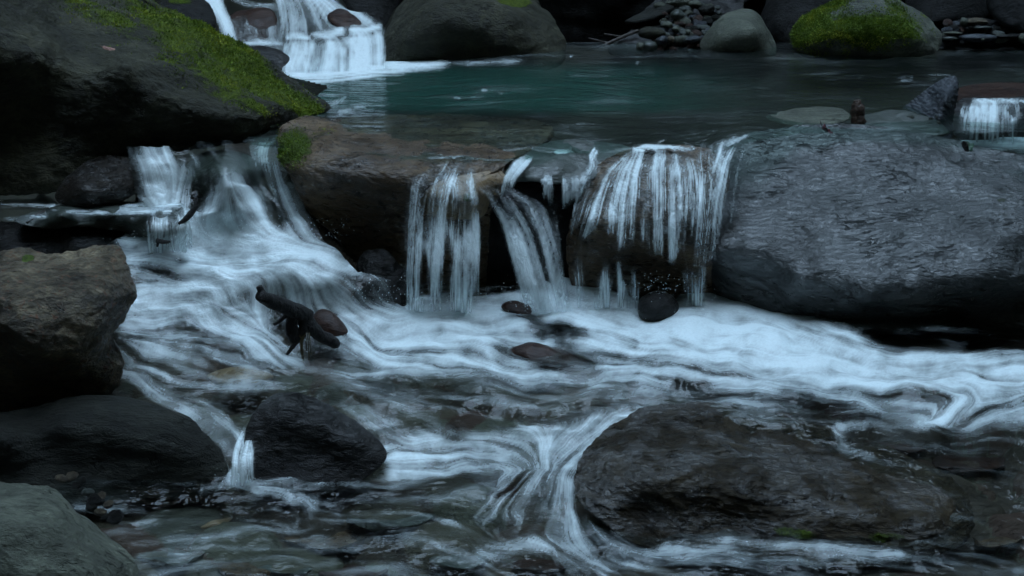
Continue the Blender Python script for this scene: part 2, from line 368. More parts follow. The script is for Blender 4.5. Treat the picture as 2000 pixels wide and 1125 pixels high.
def tube(P, rad, ns=12, rough=.12, seed=0, fr=30):
    """tapered, knotted wooden rod along points P, closed at both ends -> V, faces"""
    P = np.asarray(P, float); rad = np.asarray(rad, float); L = np.concatenate([[0], np.cumsum(np.linalg.norm(np.diff(P, axis=0), axis=1))])
    n = max(8, int(L[-1]/.008)); q = np.linspace(0, L[-1], n); C = np.stack([np.interp(q, L, P[:, k]) for k in range(3)], -1)
    for _ in range(3): C[1:-1] = (C[:-2]+2*C[1:-1]+C[2:])/4
    r = np.interp(q, L, rad); T = np.gradient(C, axis=0); T /= np.linalg.norm(T, axis=1)[:, None]
    a = np.cross(T, (.3, .9, .2)); a /= np.linalg.norm(a, axis=1)[:, None]; b = np.cross(T, a); th = np.arange(ns)/ns*2*math.pi
    ring = a[:, None]*np.cos(th)[None, :, None]+b[:, None]*np.sin(th)[None, :, None]
    S = C[:, None]+ring*r[:, None, None]
    k = 1+rough*3*noise3(S*np.array((fr, fr, fr))+seed)+rough*1.5*noise3(S*fr*3+seed)
    V = C[:, None]+ring*(r[:, None]*k)[..., None]; V = np.concatenate([V.reshape(-1, 3), C[:1]-T[:1]*r[0]*.2, C[-1:]+T[-1:]*r[-1]*.3])
    i, j = np.meshgrid(np.arange(n-1), np.arange(ns), indexing='ij'); f = np.stack([i*ns+j, i*ns+(j+1) % ns, (i+1)*ns+(j+1) % ns, (i+1)*ns+j], -1).reshape(-1, 4)
    jj = np.arange(ns); e0 = np.stack([np.full(ns, n*ns), (jj+1) % ns, jj], -1); e1 = np.stack([np.full(ns, n*ns+1), (n-1)*ns+jj, (n-1)*ns+(jj+1) % ns], -1)
    return V, [f, np.concatenate([e0, e1])]
def rod(name, pts, rads, mat, ns=12, rough=.12, seed=0, parent=None):
    P = np.array([atY(*p) for p in pts]); V, f = tube(P, rads, ns, rough, seed); o = mesh_of(name, V, f, mat)
    if parent is not None: child(o, parent)
    return o

# ------------------------------------------------------------------ material set
t = NT('moss_tufts'); a = t.n('Attribute', attribute_name='hue').outputs['Fac']; p = t.n('BsdfPrincipled')
t.l(t.ramp(a, [(0, (.04, .07, .004)), (.5, (.15, .24, .010)), (1, (.38, .40, .03))]), p.inputs['Base Color']); p.inputs['Roughness'].default_value = .8
t.l(p.outputs[0], t.out.inputs[0]); MOSS = t.m
R = math.radians
M_GREY = rock_mat('grey_wet_schist', [(.006, .008, .007), (.016, .02, .019), (.036, .042, .04)], (.25, .45), 2.8, .95, ((R(20), R(25), 0), (1, 1, 2.2)), spec=.6, wet=1.)
M_CENTRE = rock_mat('brown_wet_stone', [(.016, .010, .005), (.085, .050, .022), (.22, .145, .075)], (.2, .45), 3., 1.1, ((0, R(25), 0), (1, 1, 2.2)), spec=.4, wet=.45, patchy=1)
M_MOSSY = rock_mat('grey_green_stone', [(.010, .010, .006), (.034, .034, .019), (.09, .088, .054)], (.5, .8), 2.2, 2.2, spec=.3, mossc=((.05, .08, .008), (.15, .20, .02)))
M_LICHEN = rock_mat('lichen_stone', [(.022, .018, .012), (.12, .096, .06), (.36, .29, .18)], (.35, .7), 3.4, 2.6, ((0, R(15), 0), (1, 1, 1.7)), (.18, .065, .028), spec=.4, wet=.3)
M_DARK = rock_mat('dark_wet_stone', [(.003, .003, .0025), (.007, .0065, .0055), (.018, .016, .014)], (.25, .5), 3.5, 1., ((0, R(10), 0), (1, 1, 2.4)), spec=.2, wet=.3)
M_SMOOTH = rock_mat('smooth_dark_stone', [(.006, .006, .005), (.016, .017, .013), (.042, .044, .034)], (.5, .75), 2., 1.8, ((0, R(-8), 0), (1, 1, 2.)), spec=.2)
M_PALE = rock_mat('pale_grey_green_stone', [(.045, .048, .036), (.11, .12, .09), (.19, .20, .15)], (.5, .8), 2.6, 1.6, spec=.3)
M_FLAT = rock_mat('olive_wet_stone', [(.008, .0055, .003), (.024, .017, .008), (.055, .04, .02)], (.2, .45), 2.6, 1.2, ((0, R(12), 0), (1, 1, 3.2)), spec=.15, wet=1., patchy=1)
M_GLINT = rock_mat('dark_glinting_stone', [(.008, .006, .004), (.018, .014, .01), (.04, .034, .026)], (.2, .45), 4., 1., ((0, R(10), 0), (1, 1, 2.4)), spec=.2, wet=1., patchy=1)
M_TAN = rock_mat('tan_stone', [(.12, .08, .045), (.24, .165, .09), (.34, .25, .15)], (.2, .4), 3., .4, spec=.5)
M_RUST = rock_mat('rust_brown_stone', [(.012, .005, .003), (.034, .014, .008), (.07, .034, .02)], (.3, .5), 4., .6, spec=.25, wet=.15)
M_SLATE = rock_mat('blue_grey_slate', [(.02, .024, .03), (.045, .052, .062), (.12, .135, .15)], (.25, .5), 4., 1., ((0, R(35), 0), (1, 1, 6)), spec=.5)
M_GREEN = rock_mat('green_grey_stone', [(.025, .032, .025), (.055, .066, .055), (.10, .115, .10)], (.3, .5), 3., .6, spec=.4, wet=.4)
M_BLACK = rock_mat('black_shaded_stone', [(.004, .004, .004), (.008, .008, .007), (.018, .017, .015)], (.6, .8), 2.2, 1., spec=.2)  # the far bank's shade is put into this near-black colour
M_BED = rock_mat('streambed_stones', [(.02, .016, .012), (.055, .042, .03), (.085, .09, .07)], (.5, .7), 4.5, 1., spec=.3, moss=False, cells=(6., [(0, (.026, .018, .010)), (.25, (.065, .048, .028)), (.5, (.085, .09, .06)), (.68, (.06, .026, .016)), (.8, (.08, .058, .034)), (1, (.065, .072, .055))]))
M_SOIL = plain_mat('forest_slope', (.010, .011, .007), (.03, .032, .018), .95, 3, 1.)  # dark tone also holds the shade of the under-lit back slope
M_WOOD = plain_mat('wet_black_bark', (.002, .0018, .0016), (.007, .006, .005), .65, 60, .9)
M_STICK = plain_mat('dead_stick', (.03, .025, .02), (.08, .065, .055), .6, 60, .6)
M_BROWNWOOD = plain_mat('brown_wood', (.03, .016, .010), (.10, .055, .035), .5, 60, .8)
M_LEAFR = plain_mat('maroon_leaf', (.03, .006, .010), (.08, .018, .022), .35, 80, .5)
M_LEAFD = plain_mat('brown_leaf', (.012, .010, .008), (.03, .022, .016), .4, 80, .5)
M_LEAFG = plain_mat('green_leaf', (.02, .06, .035), (.06, .13, .08), .4, 80, .5)
M_LEAFP = plain_mat('pinkish_leaf', (.16, .07, .05), (.30, .15, .11), .6, 80, .5)
M_ROOT = plain_mat('yellow_root', (.05, .04, .015), (.16, .13, .05), .6, 80, .5)
t = NT('water_drops'); p = t.n('BsdfPrincipled'); p.inputs['Base Color'].default_value = (.76, .87, .88, 1); p.inputs['Roughness'].default_value = .3; t.l(p.outputs[0], t.out.inputs[0]); M_DROP = t.m
M_STREAM = water_mat('stream_water', ripple=.9, ripscale=(7, 10, 7))
M_POOL = water_mat('pool_water', tint=(.72, .84, .80), murk=(.014, .085, .062), murkf=.6, ripple=1.2, ripscale=(2.5, 8, 2), gloss_r=.17, deep=True)
M_FALL = water_mat('falling_water', tint=(.93, .96, .97), murkf=.02, ripple=.8, ripscale=(30, 30, 5), gloss_r=.12)

# ------------------------------------------------------------------ the ground: one sheet, a gorge floor with steep, mostly unseen sides shaped to narrow the sky
gx = np.concatenate([np.linspace(-70, -14, 20), np.linspace(-13.5, 13.5, 110), np.linspace(14, 70, 20)])
gy = np.concatenate([np.linspace(-60, -10, 18), np.linspace(-9.5, 20, 120), np.linspace(21, 80, 20)])
GX, GY = np.meshgrid(gx, gy, indexing='ij')
ddx = np.maximum(np.maximum(-3.9-GX, GX-4.6), 0); ddy = np.maximum(GY-11.3, 0); rr = np.hypot(ddx, ddy); wob = 1+.25*fbm(np.stack([GX*.3, GY*.3, GX*0], -1), 3)
rf = np.maximum(-1.6-GY, 0)*wob; rr = rr*wob                      # unseen slope behind the camera, raised steepest to block frontal light
GZ = -1.7+np.maximum((18+20*sstep(3, 8, ddx*wob))*sstep(0, 9, rr)+np.minimum(rr, 2)*1.1, 46*sstep(0, 8, rf))+.35*fbm(np.stack([GX*.9, GY*.9, GX*0+3], -1), 4)*sstep(0, 1, np.maximum(rr, rf))+8*sstep(9, 40, rr)
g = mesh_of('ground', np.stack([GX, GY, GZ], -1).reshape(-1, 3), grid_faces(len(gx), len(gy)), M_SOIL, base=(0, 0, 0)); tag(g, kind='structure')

# ------------------------------------------------------------------ boulders
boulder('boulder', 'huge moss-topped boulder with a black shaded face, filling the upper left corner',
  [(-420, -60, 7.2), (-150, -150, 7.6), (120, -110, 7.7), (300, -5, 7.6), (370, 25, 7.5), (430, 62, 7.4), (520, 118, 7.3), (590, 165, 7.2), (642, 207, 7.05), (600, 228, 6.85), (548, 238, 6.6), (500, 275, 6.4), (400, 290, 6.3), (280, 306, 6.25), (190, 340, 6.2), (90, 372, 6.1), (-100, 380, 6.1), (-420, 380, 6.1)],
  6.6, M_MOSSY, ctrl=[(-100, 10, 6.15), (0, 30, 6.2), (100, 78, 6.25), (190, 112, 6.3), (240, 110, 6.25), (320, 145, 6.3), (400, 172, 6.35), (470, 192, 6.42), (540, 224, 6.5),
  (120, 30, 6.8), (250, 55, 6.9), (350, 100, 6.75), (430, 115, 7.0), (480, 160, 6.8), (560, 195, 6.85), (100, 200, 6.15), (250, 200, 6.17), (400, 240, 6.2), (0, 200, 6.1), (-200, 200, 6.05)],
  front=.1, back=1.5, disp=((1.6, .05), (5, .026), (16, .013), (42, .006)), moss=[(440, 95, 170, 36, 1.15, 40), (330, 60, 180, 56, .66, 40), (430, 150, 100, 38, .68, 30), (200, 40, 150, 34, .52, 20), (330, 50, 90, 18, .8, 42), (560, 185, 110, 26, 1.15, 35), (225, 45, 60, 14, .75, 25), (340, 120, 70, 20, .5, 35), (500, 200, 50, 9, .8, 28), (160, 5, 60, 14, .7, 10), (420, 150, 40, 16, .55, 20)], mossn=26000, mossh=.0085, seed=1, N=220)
boulder('boulder', 'long wet grey boulder with a glistening sloped face, right of the falls',
  [(1352, 330, 6.15), (1400, 292, 6.4), (1470, 256, 6.55), (1560, 243, 6.6), (1650, 241, 6.6), (1750, 251, 6.55), (1850, 269, 6.5), (1930, 290, 6.45), (2000, 303, 6.4), (2120, 335, 6.3), (2300, 400, 6.1), (2380, 520, 5.9), (2300, 610, 5.75), (2050, 655, 5.72), (1900, 672, 5.72), (1700, 672, 5.75), (1560, 655, 5.75), (1450, 628, 5.8), (1385, 600, 5.9), (1350, 500, 6.0), (1340, 410, 6.05)],
  6., M_GREY, ctrl=[(1390, 490, 5.72), (1500, 500, 5.68), (1600, 505, 5.66), (1700, 500, 5.64), (1850, 494, 5.6), (2000, 516, 5.52), (1570, 545, 5.56), (1700, 575, 5.48), (1800, 570, 5.46), (1900, 560, 5.46), (2000, 545, 5.46), (1600, 400, 5.98), (1800, 420, 5.88), (1450, 400, 6.0), (2000, 440, 5.72), (1500, 320, 6.3), (1700, 320, 6.28),
  (1420, 540, 5.78), (1500, 560, 5.74), (1600, 605, 5.68), (1700, 625, 5.66), (1850, 622, 5.66), (2000, 605, 5.66)],
  front=.05, back=.9, strat=((R(25), R(22), 0), (1, 1, 2.6)), disp=((1.4, .02), (6, .012), (18, .007), (48, .0035)), ridge=.45, seed=2, N=260, moss=[(1960, 400, 60, 90, .35)])
boulder('boulder', 'brown overhanging boulder with a mossy left tip, left of the main curtain',
  [(540, 264, 6.2), (560, 238, 6.4), (600, 226, 6.6), (660, 230, 6.8), (720, 224, 7.1), (850, 222, 7.25), (1000, 228, 7.15), (1075, 245, 6.8), (1060, 280, 6.35), (990, 320, 6.0), (985, 360, 5.9), (960, 420, 6.0), (950, 520, 6.1), (930, 610, 6.1), (800, 625, 6.05), (725, 575, 6.0), (690, 505, 5.97), (650, 452, 5.95), (600, 402, 5.95), (572, 350, 5.95), (545, 310, 6.05)],
  6.1, M_CENTRE, ctrl=[(590, 330, 5.88), (640, 350, 5.82), (700, 352, 5.78), (760, 350, 5.76), (810, 340, 5.78), (700, 300, 5.94), (640, 275, 6.12), (650, 248, 6.42), (770, 290, 6.06), (740, 250, 6.62), (850, 262, 6.5), (850, 300, 6.01), (950, 260, 6.52), (930, 300, 6.03), (660, 410, 5.92), (730, 500, 5.97), (800, 450, 5.95), (880, 420, 5.92), (880, 520, 6.0)],
  front=.05, back=.8, strat=((0, R(20), 0), (1, 1, 2.2)), disp=((2, .025), (7, .018), (20, .007), (50, .003)), ridge=.4, seed=3, N=230, moss=[(572, 285, 40, 44, .95, 60), (556, 305, 24, 26, .8), (620, 262, 40, 14, .45)], mossn=3500, mossh=.006)
boulder('boulder', 'smooth tan rock under the lip of the main curtain',
  [(808, 340, 5.86), (850, 316, 5.95), (912, 310, 5.98), (965, 326, 5.95), (990, 352, 5.9), (965, 372, 5.86), (945, 420, 5.85), (900, 430, 5.82), (850, 425, 5.82), (812, 400, 5.82)], 5.86, M_TAN,
  ctrl=[(900, 345, 5.82), (860, 390, 5.70), (910, 395, 5.70), (950, 350, 5.84)], front=.04, back=.2, disp=((3, .012), (10, .004)), seed=4, moss=[(915, 395, 14, 22, .9)])
boulder('boulder', 'flat grey-green ledge stone awash between the tan rock and the dome',
  [(983, 350, 5.95), (1000, 316, 6.05), (1040, 291, 6.2), (1110, 273, 6.3), (1190, 276, 6.3), (1235, 292, 6.2), (1195, 322, 6.1), (1155, 350, 5.98), (1100, 358, 5.93), (1040, 354, 5.92)], 6.0, M_GREEN,
  ctrl=[(1090, 325, 5.98), (1020, 335, 5.94)], front=.03, back=.2, disp=((3, .012), (10, .006), (28, .003)), seed=5)
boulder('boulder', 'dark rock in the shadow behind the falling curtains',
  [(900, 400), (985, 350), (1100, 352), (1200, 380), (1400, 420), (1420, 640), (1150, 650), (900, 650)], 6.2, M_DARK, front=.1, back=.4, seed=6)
boulder('boulder', 'rounded dome boulder under a clear sheet of water, dark underneath',
  [(1108, 460, 5.9), (1128, 385, 5.98), (1160, 328, 6.06), (1210, 298, 6.15), (1260, 284, 6.2), (1340, 284, 6.2), (1400, 300, 6.2), (1425, 360, 6.12), (1425, 480, 5.98), (1415, 580, 5.92), (1390, 622, 5.9), (1250, 632, 5.92), (1150, 610, 5.92), (1112, 540, 5.9)], 6.0, M_CENTRE,
  ctrl=[(1150, 432, 5.74), (1200, 448, 5.70), (1300, 470, 5.68), (1390, 482, 5.70), (1270, 380, 5.82), (1270, 320, 6.0), (1180, 380, 5.86), (1380, 380, 5.84), (1200, 490, 5.80), (1300, 510, 5.80), (1380, 530, 5.8), (1250, 570, 5.86)],
  front=.05, back=.4, disp=((2, .008), (8, .006), (26, .004)), seed=7)
boulder('boulder', 'rough lichen-spotted boulder with rusty stains at the left edge',
  [(-200, 500, 5.2), (-40, 488, 5.15), (40, 487, 5.1), (100, 500, 5.1), (165, 492, 5.1), (205, 482, 5.1), (238, 492, 5.05), (250, 530, 5.0), (258, 580, 4.95), (250, 625, 4.95), (228, 650, 4.95), (243, 690, 4.95), (238, 740, 4.9), (215, 770, 4.9), (120, 790, 4.88), (0, 806, 4.85), (-200, 810, 4.85)],
  4.95, M_LICHEN, ctrl=[(0, 540, 4.78), (120, 540, 4.82), (200, 540, 4.86), (0, 640, 4.57), (120, 640, 4.6), (200, 620, 4.72), (60, 680, 4.53), (150, 690, 4.62), (215, 660, 4.86), (0, 740, 4.76), (120, 750, 4.8)],
  front=.08, back=.6, strat=((0, R(12), 0), (1, 1, 1.8)), disp=((2.2, .03), (6, .03), (17, .013), (42, .005)), ridge=.5, seed=8, N=210, moss=[(55, 503, 14, 7, 1.)])
boulder('boulder', 'smooth dark boulder with a pale rounded top, lower left',
  [(-200, 850, 4.5), (-60, 820, 4.55), (0, 806, 4.55), (100, 788, 4.6), (190, 777, 4.6), (260, 782, 4.6), (320, 800, 4.55), (365, 815, 4.5), (400, 850, 4.42), (435, 890, 4.35), (442, 930, 4.3), (420, 960, 4.28), (250, 985, 4.25), (80, 985, 4.2), (-200, 985, 4.2)],
  4.4, M_SMOOTH, ctrl=[(0, 855, 4.28), (120, 820, 4.38), (230, 810, 4.42), (320, 830, 4.38), (380, 870, 4.33), (0, 920, 4.27), (100, 880, 4.33), (200, 900, 4.32), (330, 920, 4.28)], front=.05, back=.6, disp=((1.6, .02), (6, .009), (18, .004)), strat=((0, R(-8), 0), (1, 1, 2.4)), seed=9, N=170)
boulder('boulder', 'grey-green boulder cut by the bottom left corner',
  [(-180, 930, 3.8), (0, 938, 3.8), (60, 940, 3.8), (115, 955, 3.78), (165, 1000, 3.74), (215, 1045, 3.7), (262, 1085, 3.62), (272, 1120, 3.56), (250, 1200, 3.45), (0, 1240, 3.4), (-180, 1240, 3.4)],
  3.65, M_PALE, ctrl=[(0, 1000, 3.5), (100, 1000, 3.55), (60, 1080, 3.38), (160, 1080, 3.45), (220, 1110, 3.48), (40, 1160, 3.3), (160, 1170, 3.35)], front=.05, back=.5, disp=((2, .02), (7, .012), (22, .005), (50, .0025)), seed=10, N=150, strat=((0, R(30), 0), (1, 1, 2)))
boulder('boulder', 'black pointed boulder in midstream with a spill of water on its left',
  [(478, 862, 4.36), (490, 815, 4.42), (520, 778, 4.5), (552, 764, 4.52), (600, 772, 4.52), (660, 800, 4.5), (712, 836, 4.45), (745, 866, 4.4), (755, 890, 4.36), (735, 915, 4.33), (690, 945, 4.3), (600, 960, 4.26), (510, 955, 4.28), (488, 920, 4.3)],
  4.4, M_DARK, ctrl=[(515, 805, 4.42), (555, 782, 4.44), (640, 808, 4.42), (700, 850, 4.38), (540, 850, 4.37), (620, 870, 4.35), (560, 910, 4.33), (660, 910, 4.33)], front=.02, back=.3, disp=((3, .012), (9, .008), (28, .004)), seed=11)
boulder('boulder', 'broad flat wet boulder glinting under a film of water, bottom right',
  [(1118, 925, 4.2), (1135, 890, 4.32), (1190, 835, 4.55), (1260, 800, 4.7), (1340, 789, 4.75), (1430, 795, 4.75), (1540, 818, 4.7), (1650, 850, 4.6), (1760, 890, 4.45), (1860, 940, 4.25), (1900, 1000, 4.05), (1880, 1055, 3.9), (1780, 1100, 3.8), (1600, 1105, 3.78), (1400, 1085, 3.82), (1250, 1065, 3.88), (1180, 1020, 3.95), (1130, 975, 4.05)],
  4.2, M_FLAT, ctrl=[(1180, 925, 4.1), (1260, 935, 4.0), (1340, 935, 3.98), (1300, 870, 4.3), (1450, 860, 4.4), (1450, 950, 3.95), (1600, 940, 4.04), (1700, 990, 3.92), (1800, 1020, 3.87), (1550, 1010, 3.9), (1400, 990, 3.95), (1250, 1000, 3.98), (1650, 1050, 3.84), (1780, 1060, 3.82), (1450, 1040, 3.9)],
  front=.04, back=.25, strat=((0, R(10), 0), (1, 1, 2.5)), disp=((2, .018), (6, .018), (17, .012), (44, .005)), ridge=.4, seed=12, N=230, moss=[(1550, 1040, 60, 14, .7, 10), (1720, 1050, 70, 16, .6)])
boulder('boulder', 'small glinting dark rock beside the left cascade',
  [(108, 388, 6.0), (125, 350, 6.08), (165, 318, 6.15), (205, 305, 6.18), (255, 308, 6.18), (293, 325, 6.12), (296, 350, 6.06), (270, 375, 6.0), (220, 400, 5.95), (150, 405, 5.95)], 6.05, M_GLINT,
  ctrl=[(190, 345, 5.97), (240, 345, 5.98), (160, 370, 5.9), (220, 375, 5.9)], front=.04, back=.25, disp=((4, .012), (12, .008), (34, .004)), ridge=.4, seed=13)
boulder('boulder', 'flat slab ledge with water running over it, left of the cascade',
  [(30, 432, 5.85), (80, 408, 5.98), (160, 398, 6.03), (260, 394, 6.04), (340, 394, 6.0), (368, 408, 5.9), (355, 450, 5.76), (300, 466, 5.78), (250, 454, 5.82), (160, 440, 5.84), (100, 447, 5.84)], 5.88, M_GREEN,
  ctrl=[(120, 418, 5.76), (220, 416, 5.72), (310, 416, 5.70), (350, 420, 5.74)], front=.03, back=.3, disp=((3, .01), (10, .006), (30, .003)), seed=14)
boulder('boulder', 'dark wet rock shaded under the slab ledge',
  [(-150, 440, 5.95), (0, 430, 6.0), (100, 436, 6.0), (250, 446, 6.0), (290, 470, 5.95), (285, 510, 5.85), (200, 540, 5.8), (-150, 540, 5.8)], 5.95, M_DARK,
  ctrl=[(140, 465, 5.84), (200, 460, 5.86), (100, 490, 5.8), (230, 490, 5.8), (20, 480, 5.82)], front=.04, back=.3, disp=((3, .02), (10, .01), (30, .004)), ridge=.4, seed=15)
boulder('boulder', 'green-grey boulder showing through the left cascade',
  [(355, 350, 6.12), (370, 312, 6.22), (410, 294, 6.28), (470, 298, 6.26), (510, 325, 6.2), (500, 372, 6.1), (450, 390, 6.04), (385, 386, 6.08)], 6.15, M_GREEN, ctrl=[(430, 330, 6.01), (440, 360, 5.97), (395, 345, 6.05), (475, 340, 6.05)], front=.02, back=.25, disp=((4, .012), (12, .005)), seed=16)
boulder('boulder', 'small round black stone in the foam at the foot of the falls',
  [(1246, 600, 5.6), (1252, 582, 5.61), (1282, 569, 5.62), (1310, 575, 5.61), (1326, 596, 5.6), (1318, 622, 5.58), (1280, 636, 5.56), (1252, 624, 5.58)], 5.6, M_DARK, front=.10, back=.08, disp=((8, .006), (24, .003)), seed=17)
boulder('boulder', 'jagged dark rock in the spray below the brown overhang',
  [(695, 530, 5.75), (715, 500, 5.8), (745, 490, 5.8), (775, 515, 5.78), (800, 545, 5.75), (790, 600, 5.68), (740, 612, 5.65), (695, 575, 5.7)], 5.75, M_DARK, front=.05, back=.15, disp=((5, .04), (14, .025), (36, .006)), ridge=.6, facet=.03, seed=18)
boulder('boulder', 'brown stone parting the water right of the driftwood',
  [(606, 628, 5.43), (620, 606, 5.46), (645, 608, 5.46), (672, 634, 5.43), (680, 655, 5.39), (655, 666, 5.37), (620, 657, 5.39)], 5.43, M_RUST, front=.05, back=.1, disp=((6, .008), (20, .003)), seed=19)
boulder('boulder', 'low brown stone half drowned in white foam below the main curtain',
  [(980, 600, 5.680), (1000, 586, 5.720), (1035, 596, 5.700), (1072, 622, 5.640), (1062, 636, 5.600), (1012, 624, 5.640)], 5.660, M_RUST, front=.07, back=.08, disp=((8, .006), (24, .003)), seed=20)
boulder('boulder', 'rusty brown stone breaking the surface in the middle of the white stream',
  [(985, 690, 5.235), (1025, 670, 5.255), (1075, 676, 5.255), (1130, 696, 5.235), (1155, 716, 5.195), (1100, 728, 5.155), (1035, 720, 5.175)], 5.215, M_RUST, front=.07, back=.08, disp=((7, .008), (22, .004)), seed=21)
boulder('boulder', 'yellowish stone under rippled water near the lichen boulder',
  [(405, 735, 5.02), (450, 718, 5.06), (505, 720, 5.06), (535, 738, 5.02), (500, 756, 4.98), (435, 756, 4.98)], 5.02, M_TAN, front=.05, back=.1, disp=((6, .008), (20, .003)), seed=22)
# far bank
boulder('boulder', 'big dark boulder at the far edge of the pool beside the upper fall',
  [(742, 90, 9.2), (760, 45, 9.4), (790, 0, 9.6), (830, -60, 9.9), (930, -100, 10), (1020, -50, 9.9), (1060, 10, 9.6), (1090, 60, 9.4), (1102, 95, 9.3), (1080, 125, 9.1), (950, 135, 9.0), (820, 132, 9.0), (745, 128, 9.05)], 9.4, M_MOSSY,
  ctrl=[(830, 20, 9.1), (940, 0, 9.2), (1000, 40, 9.05), (900, 60, 8.92), (1040, 70, 9.1), (800, 80, 8.95), (900, 100, 8.98)], front=.1, back=.8, disp=((1.6, .05), (5, .025), (15, .01)), seed=23, N=120, moss=[(1005, 4, 34, 12, 1.2), (820, 100, 60, 20, .3)])
boulder('boulder', 'rounded pale grey boulder standing at the far waterline',
  [(1366, 90, 9.6), (1385, 55, 9.65), (1415, 28, 9.7), (1455, 16, 9.75), (1480, 24, 9.75), (1500, 55, 9.7), (1517, 95, 9.6), (1500, 112, 9.5), (1400, 112, 9.5)], 9.6, M_PALE, ctrl=[(1440, 55, 9.4), (1480, 60, 9.42), (1410, 80, 9.4), (1450, 95, 9.38)], front=.06, back=.4, disp=((2, .02), (7, .008), (20, .003)), seed=24)
boulder('boulder', 'bright moss-covered boulder at the far waterline',
  [(1550, 80, 9.4), (1562, 45, 9.45), (1610, 15, 9.55), (1680, -15, 9.7), (1740, -12, 9.7), (1790, 20, 9.6), (1825, 50, 9.5), (1838, 85, 9.4), (1820, 108, 9.3), (1700, 115, 9.25), (1580, 112, 9.3)], 9.4, M_PALE,
  ctrl=[(1620, 45, 9.2), (1700, 20, 9.3), (1760, 40, 9.25), (1700, 70, 9.1), (1800, 75, 9.2), (1600, 85, 9.12)], front=.08, back=.5, disp=((1.8, .035), (6, .018), (16, .007)), seed=25, moss=[(1585, 62, 60, 52, 1.2), (1690, 68, 105, 42, 1.3), (1750, 60, 60, 40, .9), (1620, 18, 50, 14, .9, -25), (1760, 70, 34, 26, .7), (1750, 15, 40, 16, .6, 30), (1600, 90, 60, 15, .9)], mossn=30000, mossh=.0085, N=120)
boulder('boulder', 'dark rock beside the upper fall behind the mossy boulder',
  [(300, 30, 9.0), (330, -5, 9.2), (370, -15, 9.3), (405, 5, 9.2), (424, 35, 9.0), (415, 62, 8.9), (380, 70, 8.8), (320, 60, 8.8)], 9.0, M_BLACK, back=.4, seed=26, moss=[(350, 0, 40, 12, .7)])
boulder('boulder', 'reddish brown rock showing through the upper fall',
  [(432, 78, 9.3), (440, 40, 9.6), (470, 18, 9.75), (520, 16, 9.75), (538, 35, 9.6), (537, 78, 9.35), (490, 92, 9.2)], 9.5, M_RUST, ctrl=[(490, 45, 9.42), (500, 70, 9.28)], front=.05, back=.3, disp=((3, .02), (9, .01)), seed=27)
boulder('boulder', 'dark grey rock at the foot of the upper fall',
  [(485, 105, 8.7), (500, 90, 8.8), (540, 95, 8.8), (565, 115, 8.7), (560, 135, 8.6), (510, 140, 8.55)], 8.7, M_DARK, front=.06, back=.2, disp=((4, .015), (12, .007)), seed=28)
boulder('boulder', 'brown wedge of rock in the upper fall near its right side',
  [(640, 30, 9.7), (670, 18, 9.8), (705, 40, 9.6), (700, 58, 9.5), (660, 55, 9.5)], 9.65, M_RUST, front=.06, back=.2, disp=((4, .015), (12, .007)), seed=29)
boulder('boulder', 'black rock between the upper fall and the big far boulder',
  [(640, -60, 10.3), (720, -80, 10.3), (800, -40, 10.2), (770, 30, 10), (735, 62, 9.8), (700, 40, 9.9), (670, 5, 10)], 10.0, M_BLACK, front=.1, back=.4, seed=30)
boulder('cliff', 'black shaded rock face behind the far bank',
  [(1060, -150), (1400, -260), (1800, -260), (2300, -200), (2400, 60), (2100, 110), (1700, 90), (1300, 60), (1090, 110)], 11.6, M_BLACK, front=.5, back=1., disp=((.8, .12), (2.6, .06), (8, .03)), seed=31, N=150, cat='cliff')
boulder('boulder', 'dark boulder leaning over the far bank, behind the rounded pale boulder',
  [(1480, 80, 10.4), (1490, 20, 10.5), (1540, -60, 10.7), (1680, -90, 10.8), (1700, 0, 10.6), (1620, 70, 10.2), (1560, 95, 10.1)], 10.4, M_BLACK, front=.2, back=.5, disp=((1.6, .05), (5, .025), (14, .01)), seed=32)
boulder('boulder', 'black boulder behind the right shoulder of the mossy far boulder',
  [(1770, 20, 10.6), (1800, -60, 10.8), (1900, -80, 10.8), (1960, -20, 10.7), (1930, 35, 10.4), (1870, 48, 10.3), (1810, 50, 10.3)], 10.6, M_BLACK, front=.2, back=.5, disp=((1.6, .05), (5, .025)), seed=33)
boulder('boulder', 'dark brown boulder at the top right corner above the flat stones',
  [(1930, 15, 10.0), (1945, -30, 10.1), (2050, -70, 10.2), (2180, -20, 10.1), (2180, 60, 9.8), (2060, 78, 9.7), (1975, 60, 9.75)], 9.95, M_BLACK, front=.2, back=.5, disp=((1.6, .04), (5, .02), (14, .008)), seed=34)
# right-hand stones at the pool's lip
boulder('boulder', 'upright blue-grey slate wedge between the pool and the small right fall',
  [(1762, 212, 7.2), (1800, 180, 7.25), (1850, 152, 7.25), (1868, 152, 7.2), (1871, 185, 7.1), (1862, 235, 6.95), (1855, 285, 6.75), (1840, 300, 6.7), (1810, 240, 6.85), (1790, 232, 7.0)], 7.0, M_SLATE,
  ctrl=[(1848, 185, 6.86), (1842, 230, 6.8), (1858, 200, 6.88), (1820, 190, 7.1)], front=.03, back=.2, disp=((4, .012), (14, .008), (40, .004)), strat=((0, R(35), 0), (1, 1, 5)), seed=35, N=90)
boulder('boulder', 'pale green flat stone awash behind the grey boulder, left of the wooden stub',
  [(1498, 232, 6.75), (1520, 218, 6.9), (1580, 209, 7.0), (1635, 211, 7.0), (1660, 225, 6.85), (1640, 240, 6.7), (1560, 246, 6.65)], 6.8, M_PALE, front=.04, back=.15, disp=((4, .008), (14, .004)), seed=36)
boulder('boulder', 'flat grey stone with a scatter of pebbles, left of the slate wedge',
  [(1680, 240, 6.72), (1710, 218, 6.9), (1770, 216, 6.9), (1830, 235, 6.8), (1850, 262, 6.65), (1760, 270, 6.6)], 6.75, M_GREEN, front=.05, back=.15, disp=((4, .012), (14, .006)), seed=37)
